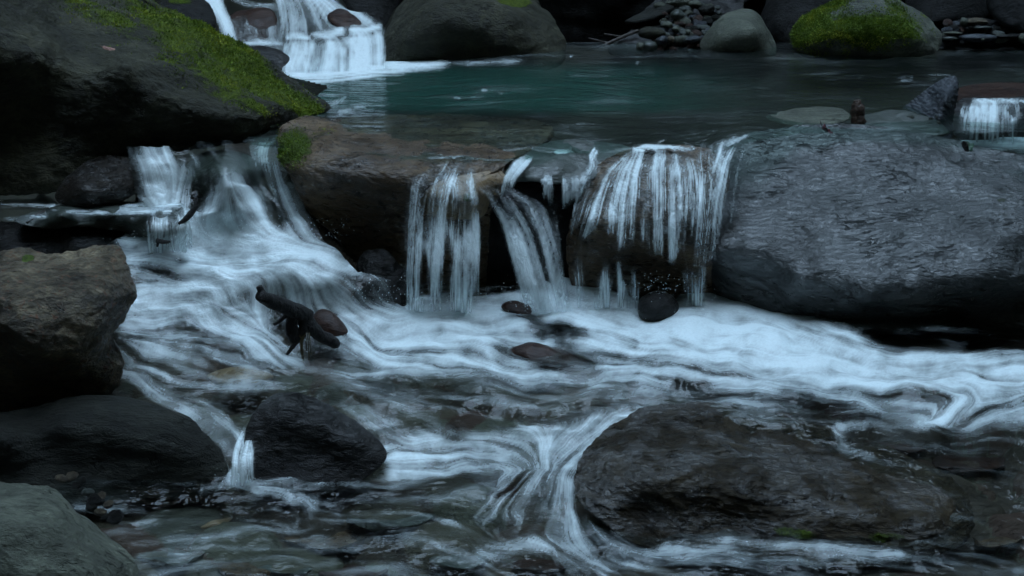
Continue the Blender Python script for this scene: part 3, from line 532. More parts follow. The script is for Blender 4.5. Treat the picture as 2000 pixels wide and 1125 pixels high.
boulder('boulder', 'dark ledge behind the small fall at the right edge',
  [(1862, 225, 6.95), (1880, 195, 7.1), (1980, 188, 7.15), (2150, 188, 7.15), (2250, 230, 7.0), (2150, 290, 6.85), (1950, 292, 6.85), (1870, 270, 6.85)], 7.0, M_DARK, ctrl=[(1950, 205, 6.95), (2060, 205, 6.95), (1950, 250, 6.97), (2060, 250, 6.97)], front=.03, back=.3, disp=((3, .015), (10, .008)), seed=38)
boulder('boulder', 'red-brown flat stone under the pool water right of the slate wedge',
  [(1850, 190, 7.3), (1880, 168, 7.7), (1960, 163, 7.8), (2040, 170, 7.7), (2000, 196, 7.25), (1900, 200, 7.2)], 7.5, M_RUST, front=.0, back=.2, disp=((4, .008),), seed=39)

# pebble bank
stone_src = [M_PALE, M_GREEN, M_SLATE, M_RUST, M_DARK, M_SMOOTH]
big = [(1240, 82, 1262, 100, 'small grey stone at the left end of the pebble bank', M_PALE), (1245, 52, 1300, 78, 'mossy oblong stone low on the pebble bank', M_MOSSY), (1252, 78, 1285, 104, 'round grey stone at the waterline of the pebble bank', M_GREEN),
  (1292, 42, 1315, 56, 'pale round stone above the mossy oblong stone', M_PALE), (1308, 18, 1338, 42, 'angular grey block in the middle of the pebble bank', M_GREEN), (1300, -12, 1352, 20, 'flat angular slab at the top of the pebble bank', M_PALE),
  (1345, 0, 1372, 16, 'square pale stone beside the top slab', M_PALE), (1362, 8, 1398, 34, 'brown peaked stone near the top of the pebble bank', M_SMOOTH), (1280, 70, 1305, 90, 'dark blue-grey stone beside the waterline stone', M_SLATE),
  (1302, 68, 1320, 86, 'tan upright stone by the waterline', M_LICHEN), (1340, 70, 1372, 84, 'dark flat stone against the rounded pale boulder', M_SLATE), (1312, 52, 1326, 62, 'bright white oval pebble on the bank', M_PALE), (1338, 58, 1350, 68, 'second bright oval pebble, right of the white one', M_PALE)]
for k, (xa, ya, xb, yb, lb, m) in enumerate(big):
    cx, cy, rx, ry = (xa+xb)/2, (ya+yb)/2, (xb-xa)/2, (yb-ya)/2; Yc = float(np.interp(cy, [-10, 100], [10.5, 9.55]))
    ol = [(cx+rx*math.cos(a)*random.uniform(.85, 1.1), cy+ry*math.sin(a)*random.uniform(.85, 1.1)) for a in np.linspace(0, 2*math.pi, 9, endpoint=False)]
    boulder('stone', lb, ol, Yc, m, front=.1, back=.1, disp=((6, .01), (18, .004)), seed=40+k, cat='stone', N=22)
boulder('stone', 'long slanting slab leaning on the pebble bank', [(1222, 42, 10.2), (1260, 22, 10.4), (1300, 4, 10.5), (1325, 8, 10.4), (1290, 30, 10.2), (1250, 42, 10.1)], 10.3, M_SMOOTH, front=.05, back=.1, seed=60, cat='stone', N=40)
def pebble_protos():
    out = []
    for k in range(6):
        th = np.linspace(0, math.pi, 12)[:, None]; ph = np.linspace(0, 2*math.pi, 18, endpoint=False)[None]
        V = np.stack([np.sin(th)*np.cos(ph), np.sin(th)*np.sin(ph), np.cos(th)*np.ones_like(ph)], -1).reshape(-1, 3)
        V = V*(1+.35*noise3(V*1.3+k*9)+.12*noise3(V*3+k))[:, None]*np.array((.5, .4, .28))
        i, j = np.meshgrid(np.arange(11), np.arange(18), indexing='ij'); f = np.stack([i*18+j, (i+1)*18+j, (i+1)*18+(j+1) % 18, i*18+(j+1) % 18], -1).reshape(-1, 4)
        out.append((V, f))
    return out
PP = pebble_protos(); pm = {}
def pebble(px, py, Y, size, m, label, group, lift=0.):
    k = random.randrange(6); key = (k, m.name)
    if key not in pm:
        o = mesh_of('pebble', PP[k][0], PP[k][1], m, {'moss': np.zeros(len(PP[k][0]))}, base=(0, 0, 0)); pm[key] = o.data
    else:
        o = bpy.data.objects.new('pebble', pm[key]); COL.objects.link(o)
    P = atY(px, py, Y); o.location = (P[0], P[1], P[2]+lift); o.scale = (size,)*3; o.rotation_euler = (random.uniform(-.4, .4), random.uniform(-.4, .4), random.uniform(0, 6.28))
    return tag(o, label, 'pebble', group)
for k in range(150):
    v = random.random(); py = 10+90*v; px = random.uniform(1318-60*v, 1410-30*v) if k % 4 else random.uniform(1290-30*v, 1440)
    Y = float(np.interp(py, [-10, 100], [10.55, 9.62]))
    pebble(px, py, Y, random.choice([.05, .06, .07, .09, .12]), random.choice(stone_src[:4]+[M_PALE, M_SMOOTH]), 'small loose stone lying on the far pebble bank', 'small stones of the far pebble bank')
# bank bodies that carry the pebbles
boulder('bank', 'dark earthen pebble bank left of the rounded pale boulder', [(1190, 105, 9.75), (1230, 60, 10.1), (1290, -5, 10.7), (1380, -40, 11), (1450, -20, 10.9), (1440, 60, 10.2), (1420, 108, 9.7), (1300, 112, 9.62)], 10.1, M_DARK, front=.0, back=.6, disp=((3, .03), (9, .02)), seed=61, cat='gravel bank', N=80)
flat = [(1842, 62, 1880, 68, M_PALE), (1838, 72, 1875, 79, M_GREEN), (1875, 34, 1890, 52, M_PALE), (1884, 34, 1930, 50, M_LICHEN), (1868, 66, 1950, 82, M_SLATE), (1900, 50, 1945, 58, M_GREEN), (1880, 50, 1905, 56, M_DARK), (1942, 66, 2000, 78, M_DARK), (1985, 64, 2010, 84, M_PALE), (1915, 74, 1925, 81, M_PALE)]
fl = ['pale rounded stone beside the mossy far boulder', 'flat grey stone at the waterline beside the mossy far boulder', 'pale blue block on the right bank pile', 'cream and tan stone topping the right bank pile', 'long dark slate slab at the front of the right bank pile', 'thin green-grey slab in the right bank pile', 'brown stone under the cream one', 'dark slab slanting under the top right boulder', 'pale stone at the right frame edge by the water', 'small white stone at the waterline in front of the slate slab']
for k, ((xa, ya, xb, yb, m), lb) in enumerate(zip(flat, fl)):
    cx, cy, rx, ry = (xa+xb)/2, (ya+yb)/2, (xb-xa)/2, (yb-ya)/2; Yc = float(np.interp(cy, [30, 85], [10.0, 9.6]))
    ol = [(cx+rx*math.cos(a)*random.uniform(.85, 1.1), cy+ry*math.sin(a)*random.uniform(.8, 1.1)) for a in np.linspace(0, 2*math.pi, 9, endpoint=False)]
    boulder('stone', lb, ol, Yc, m, front=.1, back=.12, disp=((6, .012), (18, .005)), seed=70+k, cat='stone', N=24)
for k in range(34):
    px = random.uniform(1842, 1960); py = random.uniform(45, 82)
    pebble(px, py, float(np.interp(py, [30, 85], [10.05, 9.62])), random.choice([.06, .08, .11]), random.choice(stone_src), 'small stone in the pile on the right far bank', 'small stones of the right far bank')
boulder('bank', 'low dark bank carrying the flat stones at the right', [(1820, 92, 9.65), (1840, 60, 9.95), (1880, 40, 10.15), (1960, 40, 10.2), (2100, 60, 10), (2150, 95, 9.7), (1960, 98, 9.62)], 9.9, M_DARK, front=0, back=.5, disp=((3, .03), (9, .015)), seed=62, cat='gravel bank', N=60)
for k in range(16):
    px = random.uniform(1765, 1840); py = 222+random.uniform(-6, 22)*(px-1740)/100
    pebble(px, py, Yz(py, .012), random.choice([.018, .025, .03]), M_PALE, 'tiny pale pebble caught on the flat grey stone by the slate wedge', 'pebbles on the flat grey stone')

for k, (px, py) in enumerate([(120, 935), (150, 948), (172, 962), (186, 978), (178, 990), (196, 1000), (205, 1012), (140, 930), (160, 938), (212, 985), (225, 1010), (198, 968)]):
    pebble(px, py, float(np.interp(py, [930, 1012], [4.05, 3.86])), random.choice([.04, .05, .07]), random.choice([M_DARK, M_LICHEN, M_SMOOTH, M_GREEN]), 'small wet stone wedged between the two boulders at the lower left', 'small stones between the lower left boulders')
# ------------------------------------------------------------------ lower stream
LZ = [(250, 285, -.02), (300, 300, -.03), (400, 290, -.02), (470, 285, -.012), (530, 262, -.003), (560, 300, -.04), (580, 350, -.14), (430, 328, -.055), (430, 350, -.10), (330, 345, -.13), (480, 340, -.12), (500, 368, -.205), (395, 375, -.215), (450, 368, -.13), (340, 400, -.25), (450, 402, -.215), (400, 412, -.26), (500, 412, -.265), (545, 400, -.275), (535, 355, -.175),
  (350, 450, -.35), (450, 450, -.355), (540, 450, -.36), (620, 450, -.36), (280, 480, -.42), (400, 480, -.42), (600, 500, -.45), (680, 520, -.50), (240, 520, -.46), (420, 520, -.46), (560, 532, -.475), (650, 535, -.49), (740, 545, -.55), (540, 600, -.645), (640, 605, -.66), (740, 610, -.69), (400, 600, -.61), (250, 600, -.60),
  (800, 600, -.72), (900, 605, -.72), (1000, 600, -.72), (1100, 590, -.70), (1200, 605, -.71), (1300, 610, -.71), (1400, 610, -.71), (900, 640, -.71), (1100, 640, -.715), (1350, 640, -.71), (1500, 640, -.73), (1500, 600, -.75), (1700, 610, -.76), (2000, 600, -.76), (2250, 600, -.76), (1600, 700, -.75), (1850, 700, -.76), (2100, 700, -.77), (2250, 800, -.82),
  (700, 700, -.76), (900, 700, -.74), (1070, 695, -.755), (1200, 720, -.745), (1400, 740, -.78), (1700, 780, -.81), (1900, 790, -.80), (1960, 840, -.85), (500, 700, -.75), (330, 700, -.74), (330, 760, -.78), (470, 735, -.77), (600, 750, -.785), (800, 755, -.785), (1000, 770, -.79), (1200, 775, -.80), (1400, 800, -.82), (0, 700, -.8), (-250, 700, -.8),
  (400, 820, -.84), (450, 850, -.84), (650, 780, -.80), (720, 800, -.80), (800, 800, -.81), (900, 815, -.81), (1000, 810, -.81), (1100, 810, -.81), (760, 880, -.92), (820, 865, -.90), (900, 855, -.90), (1000, 850, -.89), (1100, 850, -.88), (1200, 830, -.87), (850, 900, -.92), (1000, 900, -.92), (1090, 930, -.92),
  (500, 960, -.94), (620, 960, -.94), (300, 1000, -.94), (250, 1100, -.94), (500, 1100, -.945), (800, 1000, -.94), (800, 1100, -.945), (1100, 1000, -.94), (1200, 1080, -.945), (1500, 1100, -.945), (1900, 1100, -.93), (2100, 1000, -.91), (1700, 900, -.85), (1900, 900, -.87), (1640, 860, -.84), (-250, 1100, -.94), (1000, 1200, -.95), (2250, 1200, -.95), (-250, 1250, -.95), (-250, 500, -.46)]
ST = [([(300, 295), (318, 340), (333, 395), (345, 445)], 24, .95), ([(372, 318), (352, 355), (345, 405)], 16, .85), ([(400, 296), (430, 325), (440, 352)], 38, .08), ([(436, 366), (412, 400), (402, 445)], 17, .85), ([(448, 364), (450, 405), (452, 450)], 17, .75), ([(460, 366), (492, 395), (517, 450)], 17, .9),
  ([(492, 320), (512, 370), (535, 430)], 18, .12), ([(552, 268), (530, 305), (543, 355), (565, 410), (585, 455)], 18, (.2, .6, .6, .6, .7)), ([(512, 285), (502, 318)], 12, .5), ([(585, 395), (625, 450), (675, 490)], 20, .3), ([(600, 380), (640, 440), (700, 500)], 14, .03), ([(385, 365), (378, 400)], 8, .1), ([(490, 355), (515, 385), (540, 425)], 12, .05), ([(360, 300), (385, 320)], 12, .1), ([(300, 420), (330, 450), (360, 470)], 20, .7), ([(640, 440), (690, 500), (730, 530)], 20, .3),
  ([(360, 470), (450, 465), (560, 482), (660, 512)], 24, .98), ([(265, 500), (400, 508), (520, 500), (650, 505)], 26, .86), ([(250, 530), (300, 532), (345, 540)], 16, .3), ([(360, 540), (450, 540), (560, 530), (700, 525)], 20, .88),
  ([(520, 540), (518, 575), (508, 615)], 22, .62), ([(565, 542), (572, 580), (575, 620)], 22, .66), ([(615, 540), (628, 580), (640, 612)], 22, .6), ([(670, 538), (700, 575), (725, 605)], 20, .45), ([(715, 530), (750, 565), (780, 600)], 18, .35), ([(440, 545), (425, 580), (400, 610)], 22, .75),
  ([(250, 592), (330, 575), (430, 572)], 18, .82), ([(255, 622), (340, 602), (440, 612), (490, 625)], 18, .74), ([(245, 650), (330, 652), (430, 662)], 18, .3), ([(400, 625), (470, 665), (545, 722)], 18, .68), ([(430, 612), (505, 645), (575, 705)], 18, .7), ([(300, 670), (380, 690), (480, 735)], 18, .42), ([(245, 725), (330, 742), (400, 770)], 16, .45), ([(240, 695), (300, 755), (365, 805)], 18, .45), ([(350, 715), (420, 745), (500, 760)], 12, .3),
  ([(680, 610), (722, 650), (735, 695)], 20, .8), ([(640, 602), (700, 612), (765, 640)], 16, .72), ([(560, 702), (640, 712), (710, 722)], 16, .22), ([(670, 660), (690, 690), (730, 715)], 14, .4),
  ([(790, 622), (900, 605), (985, 598), (1060, 598), (1150, 590)], 22, 1.), ([(755, 645), (850, 640), (950, 648), (1050, 655)], 28, .92), ([(1100, 575), (1130, 600), (1180, 622), (1260, 642), (1360, 652)], 28, 1.08), ([(1350, 608), (1450, 618), (1530, 640), (1600, 668), (1690, 692)], 27, 1.02), ([(1150, 642), (1300, 670), (1450, 690), (1600, 708), (1800, 722), (2060, 712)], 32, .98), ([(700, 682), (800, 678), (900, 690), (1000, 722)], 24, .78), ([(650, 722), (760, 720), (900, 730), (1050, 742), (1200, 736)], 16, .6), ([(1160, 742), (1190, 722), (1240, 725), (1310, 752)], 11, .95), ([(1180, 700), (1300, 712), (1400, 738), (1500, 760)], 16, .6), ([(1500, 720), (1650, 735), (1800, 745), (2050, 745)], 13, .7),
  ([(985, 685), (1065, 697), (1140, 716)], 20, .10), ([(990, 598), (1060, 636), (1140, 650)], 9, .05, 2.), ([(1130, 650), (1180, 655), (1240, 668)], 7, .3),
  ([(350, 772), (500, 747), (650, 757), (800, 782), (950, 802), (1100, 803), (1260, 782)], 20, .16), ([(430, 762), (600, 740), (750, 746), (900, 762), (1050, 782), (1250, 772), (1400, 772)], 12, .4), ([(1300, 762), (1500, 770), (1650, 782), (1800, 802)], 20, .42), ([(1400, 752), (1500, 740), (1600, 760), (1700, 790)], 12, .62), ([(1640, 742), (1800, 758), (1900, 772)], 12, .4), ([(1500, 780), (1600, 800), (1750, 815)], 14, .15), ([(1905, 745), (1900, 775), (1870, 800)], 20, (.75, .8, .7)), ([(1880, 790), (1840, 815), (1800, 828)], 16, (.7, .85, .8)), ([(1900, 832), (1960, 800), (2060, 785)], 28, .5), ([(1940, 790), (2000, 770), (2060, 765)], 16, .55), ([(1930, 760), (2000, 755), (2100, 750)], 14, .6), ([(1880, 850), (1960, 845), (2060, 840)], 20, .18), ([(1250, 795), (1380, 800), (1500, 812)], 12, .22), ([(1290, 795), (1350, 786), (1420, 795)], 7, .5), ([(1640, 842), (1700, 830), (1810, 836)], 8, .6), ([(1636, 838), (1650, 870), (1700, 886)], 8, .62), ([(1700, 862), (1850, 885), (2060, 905)], 40, .0), ([(1700, 655), (1850, 672), (2060, 682)], 22, .05), ([(1560, 640), (1620, 655), (1680, 680)], 10, .55),
  ([(690, 790), (745, 830), (785, 868)], 18, .34), ([(735, 780), (840, 820), (890, 850)], 16, .22), ([(830, 802), (950, 832), (1015, 842)], 16, .15), ([(380, 800), (432, 832), (462, 868)], 18, .42), ([(400, 775), (520, 770), (640, 775)], 10, .2),
  ([(755, 892), (800, 870), (880, 850), (960, 850), (1030, 862)], 15, .78), ([(775, 905), (900, 890), (1000, 890), (1070, 900)], 24, .66), ([(1018, 818), (1040, 840), (1070, 862)], 11, .72), ([(1262, 796), (1195, 818), (1150, 850), (1110, 885)], 24, (.8, .8, .75, .65)), ([(1150, 850), (1100, 890), (1040, 930), (985, 975)], 42, (.66, .62, .58, .42)), ([(1120, 890), (1085, 950), (1070, 1010)], 44, (.6, .5, .34)), ([(1100, 960), (1115, 1010), (1150, 1060)], 34, (.52, .44, .3)), ([(1180, 1030), (1220, 1065), (1260, 1090)], 16, .35), ([(940, 1082), (1000, 1068), (1070, 1060)], 12, .6), ([(1090, 1060), (1130, 1080), (1180, 1110)], 16, .4), ([(978, 995), (1012, 1006)], 9, .6), ([(455, 938), (480, 952), (520, 958)], 11, (.7, .7, .4)), ([(430, 945), (415, 958), (400, 962)], 8, .45), ([(520, 950), (560, 945), (600, 935)], 9, .6), ([(600, 940), (640, 932), (655, 922)], 7, .5), ([(540, 960), (575, 975), (612, 985)], 12, .5), ([(600, 985), (595, 1010), (575, 1028)], 12, .42), ([(470, 960), (500, 975), (540, 985)], 10, .3), ([(212, 1035), (260, 1024), (302, 1016)], 5, .5), ([(245, 1082), (500, 1062), (800, 1052), (930, 1100)], 50, .16), ([(280, 1090), (330, 1080), (380, 1085)], 9, .3), ([(520, 1030), (600, 1040), (660, 1030)], 9, .35), ([(760, 1040), (840, 1030), (900, 1045)], 8, .3), ([(400, 1060), (470, 1075)], 8, .3), ([(700, 945), (850, 958), (950, 945)], 20, .26), ([(650, 985), (750, 990), (880, 985)], 18, .12), ([(1255, 1068), (1300, 1060), (1350, 1070)], 11, (.3, .6, .4)), ([(1360, 1070), (1420, 1064), (1480, 1072)], 9, (.3, .5, .2)), ([(1240, 1085), (1400, 1090), (1600, 1100)], 16, .3), ([(1440, 1085), (1600, 1075), (1750, 1085)], 10, .35), ([(640, 985), (660, 1000)], 6, .5), ([(870, 1018), (895, 1025)], 6, .5), ([(480, 1062), (520, 1072)], 6, .4), ([(1900, 1000), (2060, 1020)], 30, .0), ([(350, 990), (450, 1000)], 30, .02)]  # thin streak beside the corner boulder is a bright reflection drawn as foam
REG = [(245, 288), (300, 283), (420, 276), (500, 262), (560, 258), (575, 330), (598, 410), (640, 475), (700, 530), (800, 560), (1000, 545), (1400, 560), (1560, 585), (2250, 585), (2250, 1230), (-250, 1230), (-250, 560), (100, 540), (240, 460), (270, 400), (255, 330)]
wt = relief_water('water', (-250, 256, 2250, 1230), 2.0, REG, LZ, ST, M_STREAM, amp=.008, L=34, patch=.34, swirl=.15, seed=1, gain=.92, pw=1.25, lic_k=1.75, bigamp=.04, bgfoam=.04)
tag(wt, kind='structure')

# streambed below it, with drowned stones
bx = np.arange(-400, 2420, 7); by = np.arange(250, 1260, 5); BX, BY = np.meshgrid(bx, by, indexing='ij'); c = np.array(LZ); pf = np.stack([BX.ravel(), BY.ravel()], -1)
zz = TPS(c[:, :2], c[:, 2], 1e-3)(pf); V = atY(pf[:, 0], pf[:, 1], Yz(pf[:, 1], zz)); V[:, 2] -= .19+.04*fbm(V*np.array((3, 3, 0))+2, 4); V[:, 1] += .06
ng = 1500; gxy = np.stack([RNG.uniform(-2.8, 3.4, ng), RNG.uniform(3., 6.4, ng)], -1); gr = RNG.choice([.05, .07, .10, .16], ng, p=[.35, .3, .25, .1]); gc = RNG.uniform(0, 1, ng); gc = np.where((gxy[:, 0] > .8) & (RNG.uniform(0, 1, ng) < .85), RNG.choice([.05, .1, .68, .72], ng), gc); best = np.zeros(len(V)); cell = np.full(len(V), .05)
for k in range(ng):                                                # every cobble a low dome in the bed with a colour of its own
    dd = V[:, :2]-gxy[k]; i = np.where((np.abs(dd[:, 0]) < gr[k]*1.3) & (np.abs(dd[:, 1]) < gr[k]*1.3))[0]
    if len(i) == 0: continue
    q = np.sqrt((dd[i, 0]/1.25)**2+dd[i, 1]**2)/gr[k]*(1+.25*noise3(np.stack([V[i, 0]*9, V[i, 1]*9, i*0+k], -1))); hgt = np.sqrt(np.clip(1-q*q, 0, 1))*gr[k]*.55
    up_ = hgt > best[i]; best[i[up_]] = hgt[up_]; cell[i[up_]] = gc[k]
V[:, 2] += best
ok = inpoly(BX, BY, [(250, 300), (560, 280), (640, 430), (800, 560), (1000, 545), (2400, 590), (2400, 1250), (-390, 1250), (-390, 560), (240, 470)]).ravel(); f = grid_faces(len(bx), len(by)); f = f[ok[f].all(1)][:, ::-1]
sb = mesh_of('streambed', V, f, M_BED, {'cell': cell}); tag(sb, kind='structure')
under = [((560, 1105), (60, 20), M_GREEN, 'green-grey stone'), ((700, 1115), (75, 16), M_RUST, 'maroon stone'), ((760, 1000), (95, 35), M_GREEN, 'broad greenish stone'), ((640, 1050), (80, 24), M_CENTRE, 'brown stone'), ((940, 950), (70, 26), M_RUST, 'reddish stone'), ((400, 1010), (60, 22), M_TAN, 'tan stone'), ((330, 1080), (70, 24), M_GREEN, 'pale green stone'), ((900, 1090), (60, 20), M_GREEN, 'green stone'), ((1060, 1100), (60, 16), M_RUST, 'maroon stone beside the foam'), ((1750, 870), (70, 18), M_RUST, 'red-brown stone'), ((1900, 900), (80, 20), M_RUST, 'dark red stone'), ((1950, 1040), (70, 30), M_CENTRE, 'olive-brown stone'), ((480, 1110), (50, 18), M_CENTRE, 'mottled brown stone')]
und_l = ['green-grey stone under the shallow water at the bottom edge', 'maroon stone under the water at the bottom edge', 'broad greenish stone under the clear foreground shallows', 'brown stone under the foreground shallows, below the broad greenish one', 'reddish stone under the streaming water left of the foam tongue', 'tan stone under the shallows below the black pointed boulder', 'pale green stone under water beside the corner boulder', 'green stone under water left of the low foam patch', 'maroon stone under the low foam patch near the bottom edge', 'red-brown stone under clear water above the broad flat boulder', 'dark red stone under water near the right edge', 'olive-brown stone under dark water at the lower right corner', 'mottled brown stone under the shallows near the bottom edge']
wz = TPS(c[:, :2], c[:, 2], 1e-3)
for k, (((x, y), (rx, ry), m, _), lb) in enumerate(zip(under, und_l)):
    Yc = float(Yz(y, wz([(x, y)])[0]-.15))
    ol = [(x+rx*math.cos(a)*random.uniform(.8, 1.15), y+ry*math.sin(a)*random.uniform(.8, 1.15), Yc-.35*ry/50*math.sin(a)) for a in np.linspace(0, 2*math.pi, 10, endpoint=False)]
    boulder('stone', lb, ol, Yc, m, front=.03, back=.12, disp=((3, .03), (8, .014), (20, .005)), seed=90+k, cat='stone', N=50)

# ------------------------------------------------------------------ the pool
PL = [(x, y, 0.) for x in (-300, 300, 800, 1300, 1800, 2400) for y in (85, 120, 160, 200, 235)]+[(500, 262, 0), (560, 262, 0), (700, 270, 0), (850, 275, 0), (1000, 270, 0), (1150, 262, .0), (1300, 270, 0), (1420, 272, 0), (1550, 260, -.0), (800, 300, -.012), (900, 300, -.015), (1000, 310, -.05), (1300, 292, -.05), (1150, 290, -.04), (1040, 285, -.01), (1240, 282, -.015), (1400, 292, -.04)]
PS = [([(520, 150), (600, 148), (700, 140), (800, 128), (880, 122)], 9, (.9, 1., .95, .8, .5)), ([(560, 132), (640, 128), (730, 122)], 12, 1.05), ([(540, 160), (650, 156), (740, 148)], 6, .5), ([(600, 185), (720, 175), (1000, 170), (1300, 165), (1700, 150), (2300, 140)], 40, .0), ([(640, 215), (800, 212), (1000, 205), (1500, 200)], 20, .0), ([(880, 124), (960, 121), (1020, 121)], 4, .25), ([(830, 306), (870, 303), (905, 296)], 3, .5), ([(850, 310), (885, 300)], 2.5, .6), ([(880, 308), (912, 293)], 2, .7), ([(800, 300), (825, 304)], 2.5, .4), ([(957, 298), (985, 302)], 2.5, .6), ([(965, 306), (988, 298)], 2, .6), ([(1395, 284), (1440, 270)], 3, .4), ([(1410, 290), (1460, 264)], 2.5, .5), ([(640, 205), (680, 190)], 6, .25),
  ([(655, 222), (690, 216)], 3, .25), ([(690, 208), (720, 205)], 2, .3), ([(830, 190), (870, 191), (950, 192)], 2, .35), ([(970, 185), (985, 185)], 2.5, .5), ([(700, 142), (760, 141), (860, 140)], 2, .35), ([(940, 176), (950, 175)], 2, .5), ([(1240, 126), (1250, 125)], 2.5, .5), ([(1020, 141), (1080, 141)], 2, .3), ([(880, 193), (900, 193)], 2, .4), ([(715, 160), (740, 163), (780, 162)], 2, .4), ([(1110, 110), (1120, 110)], 2, .4), ([(1750, 155), (1785, 152)], 3, .5), ([(1810, 148), (1860, 146)], 3, .35)]
PR = [(470, 280), (520, 240), (560, 225), (640, 170), (480, 130), (480, 84), (2400, 80), (2400, 250), (1860, 262), (1700, 262), (1560, 262), (1440, 285), (1400, 300), (1100, 300), (1000, 318), (900, 312), (800, 312), (700, 300), (560, 290), (520, 290)]
pw = relief_water('pool_water', (460, 78, 2420, 320), 2.6, PR, PL, PS, M_POOL, amp=.0035, L=22, swirl=.08, taper=.3, seed=2, bgfoam=0., bgw=.2, bigamp=.01, lic_k=.9, extra={'deep': lambda x, y: .05+.95*sstep(232, 200, y)*sstep(112, 150, y)*sstep(1560, 1150, x+120*fbm(np.stack([x/300, y/60, x*0], -1), 3))})
tag(pw, kind='structure')
bx = np.arange(430, 2450, 16); by = np.arange(70, 262, 6); BX, BY = np.meshgrid(bx, by, indexing='ij'); V = atY(BX.ravel(), BY.ravel(), Yz(BY.ravel(), -.02))
dep = .06+.40*sstep(285, 205, BY.ravel())*(1-.55*sstep(1150, 1500, BX.ravel()))*sstep(80, 130, BY.ravel())
V[:, 2] -= dep+.5*sstep(238, 256, BY.ravel())+.06*fbm(V*np.array((2.2, 2.2, 0)), 4)
pb = mesh_of('pool_bed', V, grid_faces(len(bx), len(by))[:, ::-1], M_BED); tag(pb, kind='structure')

# ------------------------------------------------------------------ falls
def fall(label, bounds, region, ctrl, strokes, step=2., edge=(.08, .62), **kw):
    a = dict(gain=1.15, mode='Y', bgfoam=.05, bgw=.1, body_edge=edge, amp=.008, L=40, lic_k=1.7, swirl=.03, taper=.22, blend='max'); a.update(kw)
    return tag(relief_water('waterfall', bounds, step, region, ctrl, strokes, M_FALL, **a), label, 'waterfall')
def strands(rails, n, w=(4, 9), f=(.3, .85), cut=.25, seed=0, prof=(1, .8, .85), end=None):
    q = random.Random(seed); m = max(len(r) for r in rails); out = []
    RR = []
    for r in rails:
        P = np.array(r, float); L = np.concatenate([[0], np.cumsum(np.linalg.norm(np.diff(P, axis=0), axis=1))]); u = np.linspace(0, L[-1], 14)
        RR.append(np.stack([np.interp(u, L, P[:, 0]), np.interp(u, L, P[:, 1])], -1))
    RR = np.array(RR)
    for k in range(n):
        x = (k+q.random())/n*(len(rails)-1); i = min(int(x), len(rails)-2); P = RR[i]*(1-x+i)+RR[i+1]*(x-i)
        a = int(q.random()**2*cut*13); b = 14-int(q.random()**2*cut*13); P = P[a:b]
        if len(P) < 3: continue
        h = q.uniform(*f); out.append(([tuple(p) for p in P], q.uniform(*w), [0]+[h*z for z in prof]+([h*prof[-1]*.6] if end is None else [h*end])))
    return out
box = lambda a, b, c_, d_: [(a, b), (c_, b), (c_, d_), (a, d_)]
fall('white main curtain falling straight from the tan rock', (770, 296, 960, 625), box(775, 300, 955, 620),
  [(800, 300, 5.98), (900, 300, 6.0), (950, 310, 6.0), (800, 345, 5.76), (900, 340, 5.76), (950, 345, 5.78), (800, 400, 5.66), (870, 395, 5.62), (930, 395, 5.62), (800, 450, 5.62), (870, 450, 5.58), (940, 450, 5.58), (800, 590, 5.6), (870, 590, 5.56), (940, 590, 5.56), (800, 620, 5.68), (870, 620, 5.66), (940, 620, 5.66)],
  [([(850, 314), (828, 350), (822, 400), (816, 500), (812, 610)], 20, (.05, .2, .6, .65, .6), .3), ([(890, 316), (868, 360), (858, 400), (852, 500), (850, 610)], 20, (.05, .2, .6, .6, .6), .3), ([(920, 330), (905, 370), (900, 400), (898, 480), (895, 610)], 18, (.05, .15, .45, .5, .5), .3)]+strands([[(838, 316), (812, 350), (806, 400)], [(875, 312), (850, 355), (838, 400)], [(900, 318), (885, 360), (880, 400)], [(925, 330), (925, 370), (935, 400)]], 20, (5, 10), (.1, .4), .5, 1, (.2, 1, 1))
  +strands([[(820, 402), (813, 480), (806, 612)], [(840, 402), (834, 500), (830, 615)], [(862, 402), (853, 500), (848, 612)], [(878, 404), (872, 500), (868, 612)], [(896, 408), (890, 500), (887, 612)], [(915, 408), (913, 500), (910, 612)], [(934, 400), (934, 480), (926, 605)]], 70, (3, 7), (.35, 1.05), .25, 2, (1, .7, .65)), seed=11)
fall('slanting white jet leaving the tan rock to the right', (900, 320, 1150, 625), box(905, 324, 1145, 620),
  [(920, 335, 5.8), (970, 340, 5.84), (920, 365, 5.68), (960, 370, 5.68), (1000, 400, 5.66), (960, 450, 5.6), (1040, 450, 5.62), (1100, 420, 5.75), (1000, 540, 5.54), (1080, 540, 5.56), (1040, 590, 5.53), (1040, 620, 5.62), (1140, 620, 5.62), (1140, 500, 5.65)],
  strands([[(915, 360), (950, 372), (982, 430), (1008, 520), (1030, 605)], [(930, 355), (965, 375), (1003, 440), (1030, 530), (1048, 605)], [(945, 350), (985, 382), (1030, 450), (1058, 540), (1075, 605)]], 26, (4, 8), (.3, .95), .2, 3, (.5, 1, .9))
  +strands([[(960, 352), (1010, 390), (1050, 460), (1072, 540), (1085, 605)], [(985, 370), (1040, 395), (1072, 470), (1092, 550), (1102, 608)], [(1040, 385), (1078, 410), (1088, 480), (1098, 550), (1112, 610)]], 20, (4, 8), (.12, .5), .45, 33, (.5, 1, 1)), seed=12)
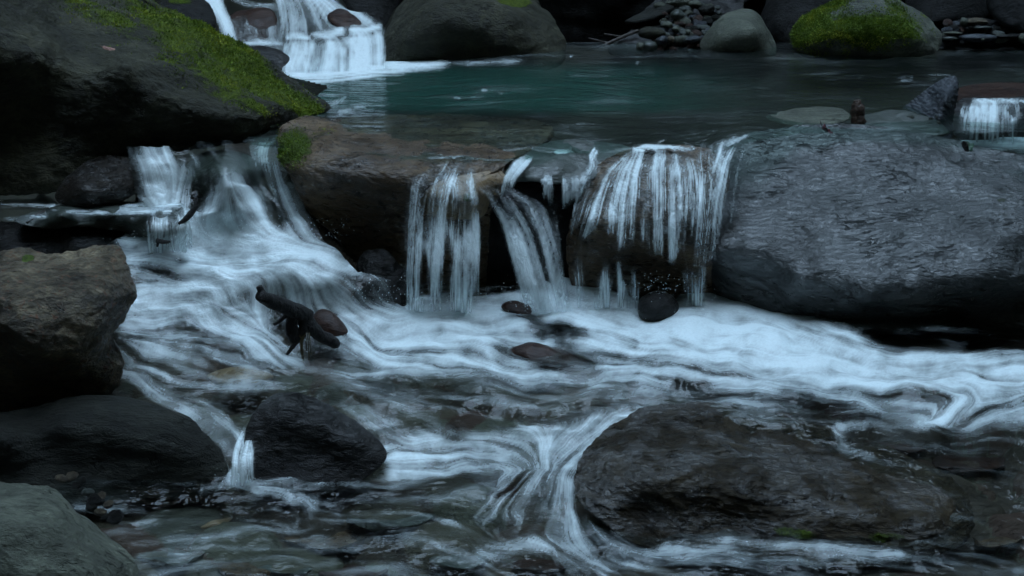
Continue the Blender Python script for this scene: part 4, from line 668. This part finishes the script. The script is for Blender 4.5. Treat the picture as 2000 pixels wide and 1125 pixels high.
fall('thin dribbles dropping from the flat ledge stone', (975, 285, 1165, 420), box(978, 290, 1160, 415),
  [(980, 300, 6.0), (1060, 300, 6.1), (1150, 300, 6.16), (985, 350, 5.86), (1060, 350, 5.87), (1150, 345, 5.9), (985, 410, 5.84), (1060, 410, 5.84), (1150, 410, 5.86)],
  strands([[(1035, 300), (1004, 318), (988, 345), (980, 378)], [(1042, 305), (1022, 330), (1004, 350), (998, 380)]], 9, (3, 5), (.5, .9), .3, 4)+strands([[(1055, 335), (1062, 365), (1066, 395)], [(1080, 338), (1084, 365), (1084, 400)]], 6, (2, 4), (.4, .8), .3, 5)
  +strands([[(1095, 342), (1098, 370), (1100, 405)], [(1112, 338), (1114, 365), (1112, 400)], [(1130, 335), (1130, 365), (1124, 402)], [(1160, 305), (1145, 345), (1130, 395)]], 14, (2, 5), (.3, .9), .3, 6)+[([(1080, 296), (1110, 294)], 4, (.5, .4))], seed=13)
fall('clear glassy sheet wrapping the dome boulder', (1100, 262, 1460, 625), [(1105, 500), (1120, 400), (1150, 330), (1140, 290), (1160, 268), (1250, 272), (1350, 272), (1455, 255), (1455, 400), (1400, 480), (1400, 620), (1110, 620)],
  [(1130, 300, 6.1), (1200, 280, 6.18), (1260, 280, 6.16), (1340, 280, 6.16), (1440, 262, 6.3), (1108, 460, 5.82), (1128, 385, 5.88), (1160, 330, 5.95), (1210, 305, 6.02), (1150, 430, 5.67), (1200, 445, 5.62), (1300, 466, 5.60), (1390, 480, 5.62), (1270, 380, 5.73), (1330, 430, 5.63), (1270, 320, 5.92), (1180, 380, 5.78), (1380, 380, 5.75), (1430, 320, 6.0), (1450, 400, 5.85), (1110, 620, 5.68), (1200, 620, 5.68), (1300, 620, 5.68), (1400, 620, 5.68), (1250, 540, 5.6), (1150, 560, 5.58), (1360, 560, 5.58)],
  [([(1230, 296), (1170, 350), (1140, 430)], 30, (.2, .46, .36), .3), ([(1260, 292), (1245, 350), (1230, 448)], 34, (.25, .56, .46), .3), ([(1322, 292), (1314, 350), (1304, 466)], 36, (.25, .58, .48), .3), ([(1400, 280), (1375, 350), (1365, 490)], 28, (.15, .36, .25), .3), ([(1455, 270), (1435, 330), (1420, 420)], 20, (.05, .15, .1), .3)]+strands([[(1205, 300), (1160, 335), (1130, 395), (1112, 470)], [(1225, 296), (1182, 335), (1160, 390), (1145, 440)], [(1240, 290), (1215, 335), (1200, 390), (1195, 448)], [(1265, 288), (1250, 335), (1245, 390), (1240, 460)], [(1295, 288), (1290, 335), (1290, 390), (1290, 465)], [(1320, 288), (1328, 335), (1332, 390), (1328, 470)], [(1345, 288), (1366, 335), (1370, 390), (1362, 480)]], 96, (3, 10), (.05, .6), .5, 7, (.9, .8, .5, .2), 0)
  +strands([[(1355, 296), (1372, 350), (1368, 430), (1352, 560)], [(1415, 272), (1395, 330), (1385, 420), (1372, 540)], [(1450, 262), (1420, 310), (1402, 390), (1392, 480)]], 44, (2.5, 6), (.12, .55), .55, 8, (.9, .8, .6, .3), 0)
  +[([(1225, 298), (1260, 288), (1300, 285), (1352, 290)], 5, (.6, .9, .9, .7)), ([(1168, 286), (1158, 305), (1166, 330)], 8, (.6, .6, .4)), ([(1250, 310), (1243, 345), (1250, 380)], 13, (.4, .62, .3), 2.), ([(1305, 312), (1318, 340), (1312, 370)], 15, (.45, .65, .3), 2.), ([(1200, 385), (1196, 410), (1200, 435)], 14, (.3, .5, .45), 1.5), ([(1280, 400), (1285, 430), (1290, 455)], 20, (.25, .45, .5), 1.5), ([(1340, 390), (1335, 430), (1330, 460)], 14, (.3, .45, .4), 1.5)]  # broad patches paint the sheet's sky reflections into the foam
  +strands([[(1118, 490), (1122, 550), (1125, 610)], [(1155, 500), (1158, 555), (1160, 612)], [(1180, 500), (1182, 555), (1184, 612)], [(1250, 520), (1252, 565), (1254, 612)]], 24, (2, 5), (.12, .6), .5, 9, (.2, .8, 1))+strands([[(1335, 500), (1340, 560), (1342, 612)], [(1375, 500), (1372, 560), (1372, 612)]], 8, (4, 7), (.3, .7), .4, 10, (.5, .8, 1)), seed=14)
fall('small spill pouring past the left side of the black pointed boulder', (435, 790, 520, 960), box(438, 795, 516, 955),
  [(440, 800, 4.62), (515, 800, 4.55), (440, 850, 4.4), (515, 850, 4.4), (440, 900, 4.24), (515, 900, 4.24), (440, 955, 4.2), (515, 955, 4.2)],
  strands([[(492, 812), (470, 845), (456, 880), (450, 945)], [(498, 825), (480, 855), (468, 900), (468, 945)], [(496, 850), (490, 890), (492, 940)]], 18, (3, 6), (.2, .8), .3, 11, (.7, .8, 1)), seed=15, taper=.45)
fall('short white fall spilling from the end of the slab ledge', (255, 392, 380, 500), box(258, 396, 376, 496),
  [(260, 400, 5.86), (370, 400, 5.86), (260, 418, 5.67), (370, 418, 5.67), (260, 480, 5.66), (370, 480, 5.66), (260, 497, 5.72), (370, 497, 5.72)],
  strands([[(276, 404), (280, 440), (284, 490)], [(305, 400), (308, 445), (312, 490)], [(335, 400), (342, 440), (350, 488)], [(358, 400), (368, 435), (376, 480)]], 22, (4, 9), (.2, .8), .35, 12, (.3, .9, 1)), seed=16)
fall('thin film of water sliding along the top of the slab ledge', (-20, 375, 375, 450), box(-10, 378, 370, 446),
  [(-20, 380, 6.35), (100, 380, 6.4), (250, 380, 6.45), (370, 380, 6.4), (-20, 410, 5.95), (100, 408, 5.96), (250, 398, 5.96), (360, 398, 5.92), (100, 419, 5.73), (250, 417, 5.69), (350, 417, 5.68), (-20, 446, 5.75), (350, 446, 5.66)],
  [([(-10, 400), (60, 400), (110, 405)], 9, .2), ([(115, 405), (180, 402), (260, 398), (350, 398)], 8, (.35, .2, .3, .6)), ([(100, 412), (200, 413), (330, 412)], 6, (.5, .25, .3)), ([(70, 380), (100, 395), (110, 405)], 8, .7), ([(110, 402), (160, 400)], 4, .8), ([(0, 430), (60, 425), (90, 420)], 4, .45)], seed=17)
fall('small curtain of water over the ledge at the right edge', (1855, 185, 2160, 290), box(1862, 190, 2155, 286),
  [(1860, 192, 7.06), (2000, 190, 7.08), (2160, 190, 7.08), (1860, 205, 6.88), (2000, 205, 6.82), (2160, 205, 6.82), (1860, 285, 6.74), (2000, 285, 6.74), (2160, 285, 6.74)],
  strands([[(1884, 194), (1876, 225), (1868, 265)], [(1905, 194), (1900, 225), (1895, 268)], [(1950, 194), (1950, 225), (1948, 275)], [(2000, 194), (2004, 225), (2004, 270)], [(2150, 194), (2155, 270)]], 70, (4, 9), (.15, .85), .5, 13, (1, .6, .3))+[([(1872, 198), (1950, 197), (2050, 196), (2150, 197)], 7, .5)], seed=18)
rw = relief_water('water', (1840, 255, 2260, 420), 2.5, [(1845, 275), (1930, 262), (2250, 262), (2250, 420), (1950, 330)], [(1840, 260, -.13), (2250, 260, -.13), (2000, 300, -.14), (1850, 330, -.16), (2250, 420, -.17), (2050, 400, -.17)], [([(1860, 268), (1930, 276), (1990, 284), (2100, 300)], 10, .5), ([(1920, 264), (1990, 268), (2100, 270)], 6, .75), ([(1900, 300), (2000, 310), (2100, 330)], 14, .15)], M_STREAM, seed=21, bigamp=.03, amp=.02)
tag(rw, kind='structure')
fall('broad white upper fall tumbling into the pool between the far boulders', (380, -60, 770, 170), [(385, -55), (700, -55), (765, 80), (765, 140), (560, 165), (500, 150), (380, 60)],
  [(400, -50, 10.6), (550, -50, 10.8), (690, -50, 10.6), (400, 10, 9.9), (480, 20, 9.66), (540, 10, 9.9), (620, 10, 10), (700, 30, 9.8), (430, 60, 9.2), (490, 60, 9.28), (545, 60, 9.4), (640, 60, 9.45), (740, 60, 9.4), (480, 100, 8.85), (560, 90, 8.95), (650, 85, 9.0), (750, 80, 9.05), (540, 150, 8.4), (650, 150, 8.4), (750, 140, 8.6)],
  strands([[(385, -40), (412, 5), (436, 45), (446, 85)], [(420, -40), (432, 5), (446, 40), (462, 82)]], 10, (5, 9), (.5, .9), .2, 41)+strands([[(430, -20), (470, 6), (535, 16)], [(440, -30), (490, 0), (545, 8)]], 6, (4, 7), (.3, .7), .3, 42)
  +strands([[(455, 22), (468, 50), (480, 84)], [(500, 18), (505, 50), (512, 84)], [(530, 18), (534, 50), (536, 84)]], 12, (4, 8), (.08, .38), .4, 43)+strands([[(520, -40), (540, 0), (546, 50), (536, 95)], [(540, -40), (566, 10), (572, 60), (560, 100)], [(560, -40), (596, 8), (618, 62)], [(580, -40), (640, 14), (672, 62)], [(600, -40), (655, 4), (705, 44), (735, 62)], [(620, -40), (670, 0), (718, 34), (748, 58)]], 44, (4, 9), (.15, .95), .4, 44)
  +strands([[(560, 66), (548, 100), (535, 148)], [(600, 64), (592, 100), (575, 150)], [(650, 66), (648, 100), (640, 150)], [(700, 58), (706, 95), (708, 146)], [(738, 50), (744, 90), (742, 138)]], 46, (5, 12), (.25, 1.0), .3, 45, (1, .75, 1))+[([(550, 74), (570, 68), (600, 72)], 7, .9), ([(600, 66), (640, 70), (665, 62)], 8, .8), ([(680, 60), (715, 62), (740, 52)], 7, .95), ([(575, 85), (600, 95), (640, 90), (690, 84), (730, 78)], 12, .55), ([(470, 84), (520, 82), (565, 84)], 6, .6), ([(545, 146), (600, 150), (680, 148), (745, 134)], 11, 1.05)], seed=19, amp=.03, lic_k=1.2, edge=(.15, .45))

# drops thrown up where the falls strike
def spray(spots, label):
    q = np.random.default_rng(8); P = []
    for (x, y, Y, n, sx, h) in spots:
        n = n//4; b = atY(x, y, Y); t_ = q.uniform(0, 1, n)**2; P.append(b+np.stack([q.normal(size=n)*sx, q.normal(size=n)*.06, t_*h+.01], -1))
    P = np.concatenate(P); n = len(P); r = q.uniform(.0008, .0022, n)[:, None, None]
    o8 = np.array([(1, 0, 0), (-1, 0, 0), (0, 1, 0), (0, -1, 0), (0, 0, 1.5), (0, 0, -1.5)], float); V = (P[:, None]+o8[None]*r).reshape(-1, 3)
    f8 = np.array([(0, 2, 4), (2, 1, 4), (1, 3, 4), (3, 0, 4), (2, 0, 5), (1, 2, 5), (3, 1, 5), (0, 3, 5)]); F8 = (np.arange(n)[:, None, None]*6+f8[None]).reshape(-1, 3)
    return tag(mesh_of('spray', V, F8, M_DROP), label, 'spray', kind='stuff')
spray([(860, 608, 5.55, 500, .12, .10), (1050, 600, 5.52, 500, .14, .12), (1180, 606, 5.55, 350, .12, .10), (1285, 572, 5.5, 300, .06, .10), (1360, 606, 5.6, 200, .06, .08), (450, 455, 5.72, 350, .12, .08), (330, 470, 5.7, 250, .12, .08), (620, 470, 5.7, 350, .12, .12), (740, 580, 5.6, 250, .1, .08), (480, 935, 4.2, 120, .05, .03)], 'fine drops splashing up at the foot of the falls')
# ------------------------------------------------------------------ driftwood, twigs, leaves
Yd = 5.06
dw = bpy.data.objects.new('driftwood', None); dw.location = atY(610, 660, Yd); COL.objects.link(dw); tag(dw, 'black forked driftwood branch standing in the white water left of centre', 'driftwood')
rod('trunk', [(507, 577, Yd-.22), (530, 588, Yd-.17), (560, 600, Yd-.1), (585, 610, Yd-.04), (600, 618, Yd)], [.024, .032, .033, .036, .036], M_WOOD, 18, .06, 1, dw)
rod('stub', [(517, 582, Yd-.2), (511, 570, Yd-.2), (506, 559, Yd-.2)], [.02, .016, .014], M_WOOD, 12, .06, 2, dw)
rod('branch', [(575, 607, Yd-.05), (569, 635, Yd-.06), (572, 655, Yd-.06), (580, 668, Yd-.06)], [.026, .026, .03, .018], M_WOOD, 16, .1, 3, dw)
rod('branch', [(590, 615, Yd-.02), (605, 635, Yd-.02), (625, 655, Yd), (652, 668, Yd+.02), (656, 672, Yd+.05)], [.034, .03, .027, .026, .02], M_WOOD, 16, .08, 4, dw)
rod('twig', [(562, 614, Yd-.06), (553, 622, Yd-.08), (535, 634, Yd-.1)], [.011, .009, .007], M_WOOD, 8, .1, 5, dw)
rod('twig', [(585, 660, Yd-.06), (574, 675, Yd-.08), (560, 692, Yd-.1)], [.010, .009, .007], M_WOOD, 8, .1, 6, dw)
rod('branch', [(592, 622, Yd-.03), (593, 645, Yd-.05), (584, 668, Yd-.05)], [.026, .02, .012], M_WOOD, 10, .12, 7, dw)
for k in range(7):
    x = 586+k*3; rod('root', [(x, 650, Yd-.06), (x-2+random.uniform(-4, 4), 672, Yd-.07), (x+random.uniform(-5, 5), 690+random.uniform(-8, 18), Yd-.07)], [.003, .0025, .0015], M_ROOT, 5, .1, k, dw)
def twig(label, pts, rads, mat=M_WOOD, side=None, seed=0):
    e = bpy.data.objects.new('twig', None); e.location = atY(*pts[-1]); COL.objects.link(e); tag(e, label, 'twig'); rod('stem', pts, rads, mat, 10, .16, seed, e)
    for q in side or []: rod('side_twig', q, [.008, .005], mat, 7, .12, seed+1, e)
twig('crooked black twig standing upright in the left cascade', [(383, 386, 5.64), (384, 402, 5.63), (374, 415, 5.62), (366, 425, 5.61), (350, 438, 5.6)], [.008, .012, .016, .014, .010], seed=21)
twig('short dark twig lying in the foam under the slab ledge', [(306, 470, 5.58), (318, 473, 5.57), (332, 472, 5.56)], [.012, .011, .006], side=[[(309, 472, 5.575), (307, 482, 5.57)]], seed=22)
twig('thin bare branch trailing into the water from the far pebble bank', [(1246, 60, 10.0), (1215, 72, 9.9), (1180, 88, 9.7), (1145, 98, 9.6)], [.014, .013, .010, .007], M_STICK, side=[[(1215, 72, 9.9), (1180, 66, 9.9)], [(1190, 84, 9.75), (1150, 75, 9.8)]], seed=23)
twig('bleached stick wedged at the left end of the slab ledge', [(88, 412, 5.86), (72, 420, 5.84), (52, 435, 5.82)], [.007, .009, .008], M_STICK, seed=24)
twig('brown wooden stub poking out of the pool behind the grey boulder', [(1674, 196, 6.72), (1675, 208, 6.72), (1676, 222, 6.72), (1676, 240, 6.72)], [.020, .032, .038, .042], M_BROWNWOOD, seed=25)
def leaf(label, px, py, Y, size, mat, rot, curl=.4, mat2=None, lobes=5, lift=.012):
    n = 9; th = np.linspace(0, 2*math.pi, 41)[:-1]; r = .55+.45*np.abs(np.cos(lobes*th/2))**1.5; r *= 1-.25*np.cos(th)
    V = [(0, 0, 0)]; 
    for q in (.5, 1.):
        for a_, b_ in zip(th, r): x, y = q*b_*math.cos(a_), q*b_*math.sin(a_); V.append((x, y, curl*(x*x*.5+abs(y)*.5)+.06*math.sin(5*a_)*q))
    V = np.array(V)*size; m = 40; fs = [np.array([(0, 1+k, 1+(k+1) % m) for k in range(m)]), np.array([(1+k, 1+m+k, 1+m+(k+1) % m, 1+(k+1) % m) for k in range(m)])]
    o = mesh_of('leaf', V, fs, mat, base=(0, 0, 0)); P = atY(px, py, Y); o.location = (P[0], P[1], P[2]+lift); o.rotation_euler = rot
    s = o.modifiers.new('thickness', 'SOLIDIFY'); s.thickness = .0012
    tag(o, label, 'leaf'); V2, f2 = tube([(-.2*size, 0, .002), (-1.2*size, .05*size, .01), (-1.7*size, .2*size, .02)], [.0012, .0012, .001], 5)
    child2 = mesh_of('stalk', V2, f2, mat, base=(0, 0, 0)); child2.parent = o; return o
leaf('curled maroon leaf stuck on top of the grey boulder', 1611, 260, 6.42, .045, M_LEAFR, (.5, .3, .6), .9)
leaf('dark brown leaf standing on the right part of the grey boulder', 1880, 292, 6.33, .045, M_LEAFD, (1.1, .2, 1.4), .5, lobes=2)
leaf('green leaf fragment beside the standing brown leaf', 1894, 290, 6.34, .032, M_LEAFG, (.9, -.3, .3), .4, lobes=3)
leaf('pinkish fallen leaf on the ridge of the mossy boulder', 216, 102, 6.24, .03, M_LEAFP, (.3, .1, .2), .5, lobes=2)
